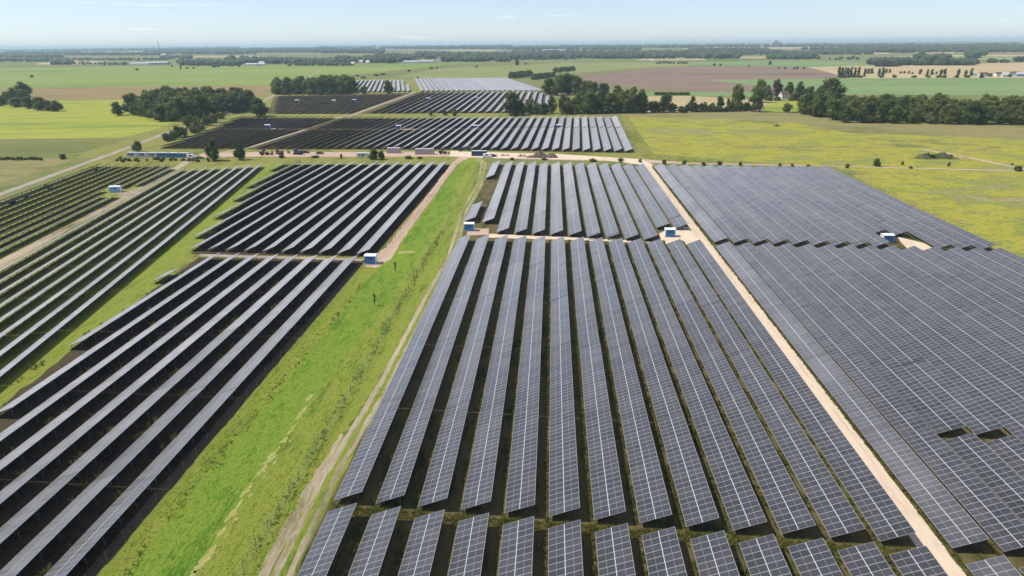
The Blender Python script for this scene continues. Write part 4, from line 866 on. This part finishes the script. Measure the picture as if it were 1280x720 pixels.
def machine(x, y, rz, paint, label, boom=True, S=1.0):
    k = tag(empty('excavator' if boom else 'wheel_loader', (x, y, 0), rz), label, 'excavator' if boom else 'wheel loader'); k.scale = (S, S, S)
    if boom:
        for s_ in (-1, 1):
            b = MB(); prof = [(-1.9, .2), (-2.1, .5), (-1.9, .85), (1.9, .85), (2.1, .5), (1.9, .2), (1.6, 0), (-1.6, 0)]; n = len(prof)
            for t_ in (-.28, .28):
                for px_, pz in prof: b.v.append((px_, s_*1.05+t_, pz))
            b.f += [tuple(range(n))[::-1], tuple(range(n, 2*n))]; b.m += [0, 0]
            for i in range(n): j = (i+1) % n; b.f.append((i, j, n+j, n+i)); b.m.append(0)
            b.build('crawler_track', M['rubber'], k)
        b = MB(); b.box(-2.2, 1.5, -1.25, 1.25, .95, 1.35); b.box(-2.2, -.2, -1.25, 1.25, 1.352, 2.1); b.build('body', M[paint], k)
        b = MB(); b.box(-.1, 1.45, .3, 1.22, 1.354, 2.9); b.build('cab', M['glass_dark'], k)
        b = MB(); b.bar((1.3, -.2, 1.5), (3.6, -.2, 4.2), .26, .22, 6); b.bar((3.6, -.2, 4.2), (5.4, -.2, 3.6), .22, .18, 6); b.build('boom', M[paint], k)
        b = MB(); b.bar((5.3, -.2, 3.9), (5.9, -.2, 1.3), .2, .13, 6); b.build('dipper_arm', M[paint], k)
        b = MB(); b.box(5.2, 6.1, -.75, .35, .5, 1.25); b.bar((5.2, -.75, .5), (5.2, .35, .5), .1, n=5); b.build('bucket', M['dark_steel'], k)
    else:
        for sx_ in (-1.3, 1.3):
            for sy_ in (-1, 1): b = MB(); b.bar((sx_, sy_*.8, .75), (sx_, sy_*1.3, .75), .75, n=16); b.build('wheel', M['rubber'], k)
        b = MB(); b.box(-2.6, -.3, -.8, .8, .8, 2.0); b.box(-.298, 1.9, -.6, .6, .7, 1.4); b.build('body', M[paint], k)
        b = MB(); b.box(-.9, .5, -.7, .7, 2.003, 3.2); b.build('cab', M['glass_dark'], k)
        b = MB(); b.bar((1.2, -.5, 1.4), (3.2, -.5, .6), .14, n=5); b.bar((1.2, .5, 1.4), (3.2, .5, .6), .14, n=5); b.build('lift_arm', M[paint], k)
        b = MB(); b.box(3.1, 3.9, -1.3, 1.3, .1, 1.0); b.build('bucket', M['dark_steel'], k)
machine(-172.5, 404.7, .2, 'red_paint', 'red wheel loader on the left part of the sandy yard', False, 1.15)
machine(-165.0, 408.5, 2.8, 'red_paint', 'rusty red excavator with raised boom on the yard', True, 1.0)
machine(-153.0, 407.0, 2.9, 'dark_steel', 'black excavator at work on the left part of the yard', True, 1.2)
machine(-65.0, 408.6, .1, 'dark_steel', 'dark wheel loader right of the long pale container', False, 1.0)
def truck(x, y, rz, label):
    k = tag(empty('dump_truck', (x, y, 0), rz), label, 'truck'); b = MB()
    b.box(-4, 3.8, -.5, .5, .75, 1.0); b.build('chassis', M['dark_steel'], k)
    b = MB(); b.box(2.0, 3.9, -1.2, 1.2, 1.003, 2.9); c_ = b.build('cab', M['dark_steel'], k); b = MB(); b.box(3.903, 3.94, -1.05, 1.05, 1.9, 2.7); b.build('windscreen', M['glass_dark'], c_)
    b = MB(); b.box(-4, 1.8, -1.2, 1.2, 1.003, 1.15); b.box(-4, 1.8, -1.2, -1.1, 1.153, 2.2); b.box(-4, 1.8, 1.1, 1.2, 1.153, 2.2); b.box(1.7, 1.8, -1.09, 1.09, 1.153, 2.6); b.build('tipper_bed', M['dark_steel'], k)
    for px_ in (-3.2, -1.9, 2.8):
        for s_ in (-1, 1): b = MB(); b.bar((px_, s_*.75, .5), (px_, s_*1.2, .5), .5, n=14); b.build('wheel', M['rubber'], k)
truck(-53.3, 419.5, .0, 'black dump truck on the track before the gleaming rows')
def heap(x, y, L, D, Hh, mat, label, cat='soil heap', name='soil_heap', seed=1, rz=0):
    rnd = random.Random(seed); b = MB(); n, m_ = 28, 12
    for j in range(m_+1):
        for i in range(n+1):
            s_, t_ = i/n*2-1, j/m_*2-1; e = max(0, 1-abs(s_)**2.6)*max(0, 1-abs(t_)**2)
            b.v.append((s_*L/2, t_*D/2, Hh*e*(.7+.3*math.sin(s_*7+seed)+rnd.uniform(-.14, .14))-.1))
    for j in range(m_):
        for i in range(n): q = j*(n+1)+i; b.f.append((q, q+1, q+n+2, q+n+1)); b.m.append(0)
    o = b.build(name, M[mat], smooth=False, loc=(x, y, 0)); o.rotation_euler = (0, 0, rz); return tag(o, label, cat)
M['spoil'] = flat('dark_spoil', (0.12, 0.085, 0.06), .95, 0, .5, .8); M['spoil_red'] = flat('reddish_spoil', (0.36, 0.22, 0.15), .95, 0, .3, .8); M['weedy'] = flat('weedy_soil', (0.075, 0.075, 0.03), .95, 0, .5, .7)
heap(-5.5, 396.8, 19, 7, 3.6, 'spoil', 'long dark heap of spoil on the yard above the central rows', seed=3)
heap(-17.5, 399.2, 6, 4, 1.8, 'spoil_red', 'small pale heap at the left foot of the dark spoil heap', seed=4)
heap(-27.5, 402.5, 7, 4, 1.2, 'spoil_red', 'low reddish heap right of the navy container', seed=5)
heap(213, 393.5, 24, 8, 3.4, 'weedy', 'weedy dark mound in the yellow meadow', 'mound', 'weedy_mound', 6)
heap(229, 394.6, 5, 4, 1.5, 'spoil_red', 'small bare heap at the right foot of the weedy mound', seed=7)
heap(172, 545, 6, 4, 1.8, 'weedy', 'small dark heap alone out in the yellow meadow', seed=8)
for i in range(14): plant('shrub', 213+random.uniform(-9, 10), 394+random.uniform(-3, 3), random.uniform(1.5, 2.6), 'scrub bush growing on the weedy mound in the meadow', 'scrub on the weedy mound', 1.2)

# ---------------------------------------------------------------- fences
def fence(pts, label, step=4.0, h=2.0):
    k = tag(empty('wire_fence', (pts[0][0], pts[0][1], 0)), label, 'fence'); o = Vector((pts[0][0], pts[0][1], 0)); wires = MB(); tot = sum(math.dist(a, b_) for a, b_ in zip(pts, pts[1:]))
    step = max(step, tot/95); pm = None; pos = []
    for a, b_ in zip(pts, pts[1:]):
        d = math.dist(a, b_); n = max(1, round(d/step))
        for i in range(n): pos.append((a[0]+(b_[0]-a[0])*i/n, a[1]+(b_[1]-a[1])*i/n))
    pos.append(pts[-1])
    b = MB(); b.bar((0, 0, -.3), (0, 0, h+.1), .035, n=5); first = b.build('post', M['steel'], k, loc=Vector((pos[0][0], pos[0][1], 0))-o)
    for x, y in pos[1:]: inst(first.data, 'post', k, Vector((x, y, 0))-o)
    for (xa, ya), (xb, yb) in zip(pos, pos[1:]):
        for z in (.1, .45, .8, 1.15, 1.5, 1.95): wires.bar(Vector((xa, ya, z))-o, Vector((xb, yb, z))-o, .012, n=3)
    wires.build('wire_mesh', M['steel'], k)
fence([(-56.9, 40), (-57.2, 112), (-56.6, 153), (-56.2, 186), (-52.6, 204), (-50.8, 371)], 'wire fence along the panel side of the lush green strip on the left')
fence([(-38.8, 40), (-38.0, 106), (-38.0, 140), (-38.7, 208), (-38.2, 235), (-39.4, 373)], 'wire fence between the lush green strip and the rutted track')
fence([(143, 40), (141.5, 200), (147.6, 366)], 'wire fence along the yellow meadow beside the close-set panels')
fence([(51, 413), (57.5, 605)], 'wire fence along the end of the strips beyond the yard')
fence([(-256, 300), (-240, 240), (-226, 185)], 'wire fence between the country lane and the panel rows')

# ---------------------------------------------------------------- weeds and tall grass (stuff)
def weed_mat(name, a, b_, c_): return leaf_mat(name, a, b_, c_, .3)
M['weed'] = weed_mat('olive_weeds', (0.11, 0.13, 0.025), (0.21, 0.20, 0.045), (0.34, 0.28, 0.11))
M['grass_blade'] = weed_mat('green_grass_blades', (0.10, 0.19, 0.015), (0.16, 0.27, 0.022), (0.27, 0.33, 0.035))
M['weed_dark'] = weed_mat('dark_green_weeds', (0.08, 0.11, 0.018), (0.14, 0.165, 0.028), (0.22, 0.22, 0.05))
def tuft(b, x, y, h, w_, n):
    for i in range(n):
        a = random.uniform(0, 6.28); r = w_*random.uniform(.1, 1); px_, py_ = x+math.cos(a)*r*.5, y+math.sin(a)*r*.5
        l = h*random.uniform(.5, 1.1); lean = random.uniform(.1, .7)*h; d = random.uniform(0, 6.28); s_ = random.uniform(.02, .045)+h*.045
        tx, ty = px_+math.cos(d)*lean, py_+math.sin(d)*lean; ox_, oy_ = -math.sin(d)*s_, math.cos(d)*s_
        mx_, my_ = px_+math.cos(d)*lean*.4, py_+math.sin(d)*lean*.4
        b.quad([(px_-ox_*.6, py_-oy_*.6, -.03), (px_+ox_*.6, py_+oy_*.6, -.03), (mx_+ox_, my_+oy_, l*.6), (tx, ty, l), (mx_-ox_, my_-oy_, l*.6)])
def clump_noise(x, y, s_=.13): return math.sin(x*s_*2.1+1.3*math.sin(y*s_))+math.sin(y*s_*1.7+x*.9*s_)+math.sin((x+y)*s_*3.3)*.6
b = MB()
for k in range(1, 13):                   # along the low edges in the central field
    x = X0 + k*PITCH
    for i in range(1300):
        y = random.uniform(52, 222)
        if clump_noise(x*7, y, .35) + random.uniform(-1, 1) < (-.6 if k > 4 else .3): continue
        tuft(b, x+random.uniform(-.62, .15), y, random.uniform(.2, .8), .45, 5)
for i in range(2600):                     # cross gap in front
    x = random.uniform(-31, 49); tuft(b, x, 79.9-.069*(x+31)+random.uniform(-.9, 1.0), random.uniform(.15, .5), .4, 5)
for i in range(2400):
    y = random.uniform(45, 365); tuft(b, 52.9+random.uniform(-.45, .45)+max(0, y-220)*.003, y, random.uniform(.2, .6), .4, 5)
for i in range(1500):                      # showing between the first close-set rows
    k = random.choice((1, 1, 2)); y = random.uniform(70, 214); tuft(b, 52.75+6.22*k+random.uniform(-.6, -.05), y, random.uniform(.3, .8), .35, 5)
for k in range(0, 8):                    # dry plants under and between the left rows
    x = -58.8-4.29-6.22*k
    for i in range(260):
        y = random.uniform(60, 196)
        if clump_noise(x*5, y, .25)+random.uniform(-.8, .8) < .45: continue
        tuft(b, x+random.uniform(-1.2, .3), y, random.uniform(.5, 1.35), .5, 7)
for (xa, xb, ya, yb) in ((65.5, 69.5, 100.4, 103.8), (71.7, 75.7, 100.0, 103.6)):
    for i in range(60): tuft(b, random.choice((random.uniform(xa-.5, xa+1.2), random.uniform(xb, xb+.8))), random.uniform(ya, yb), random.uniform(.2, .5), .4, 5)
o = b.build('weeds', M['weed']); o['kind'] = 'stuff'
b = MB()
for i in range(11000):
    y = 45+130*random.random()**1.5; x = random.uniform(-56.3, -36.4)
    if -46 < x < -44.3 and y < 112: continue
    tuft(b, x, y, random.uniform(.05, .16)*(1.25 if x < -53.8 or x > -41 else 1), .3, 4)
o = b.build('grass_tufts', M['grass_blade']); o['kind'] = 'stuff'
b = MB()
for i in range(1900):                     # darker herbs along the two fences and the ditch
    y = 45+190*random.random()**1.3; side = random.random()*(1 if y < 178 else .5)
    x = -38.4+random.gauss(0, .5) if side < .55 else (-53.6+max(0, y-80)*.012+random.gauss(0, .45))
    if clump_noise(x*4, y, .3)+random.uniform(-1, 1) < -.2: continue
    tuft(b, x, y, random.uniform(.12, .4), .6, 7)
for k in range(13):
    x = X0+k*PITCH
    for i in range(60): tuft(b, x+random.uniform(-.3, 4), 80.5-.07*k*PITCH+random.uniform(-.8, .8), random.uniform(.15, .45), .4, 5)
o = b.build('herbs', M['weed_dark']); o['kind'] = 'stuff'

# ---------------------------------------------------------------- haze: the air between here and the horizon
HAZE = 8.5e-5
if HAZE:
    bm = bmesh.new(); bmesh.ops.create_cube(bm, size=1)
    zlo, zhi = -300.0, 112.0        # the layer of air sinks with the land towards the horizon
    for v_ in bm.verts: v_.co = Vector((v_.co.x*62600, v_.co.y*62600, (zlo if v_.co.z < 0 else zhi) - .005*v_.co.y*62600))
    me = bpy.data.meshes.new('haze'); bm.to_mesh(me); bm.free()
    hm = bpy.data.materials.new('haze'); hm.use_nodes = True; t = hm.node_tree; t.nodes.clear()
    o_ = t.nodes.new('ShaderNodeOutputMaterial'); pv = t.nodes.new('ShaderNodeVolumePrincipled'); pv.inputs['Color'].default_value = (0.60, 0.79, 1.0, 1)
    pv.inputs['Density'].default_value = HAZE; pv.inputs['Anisotropy'].default_value = 0.1; t.links.new(pv.outputs[0], o_.inputs['Volume']); me.materials.append(hm)
    hz = bpy.data.objects.new('haze', me); COL.objects.link(hz); hz['kind'] = 'stuff'
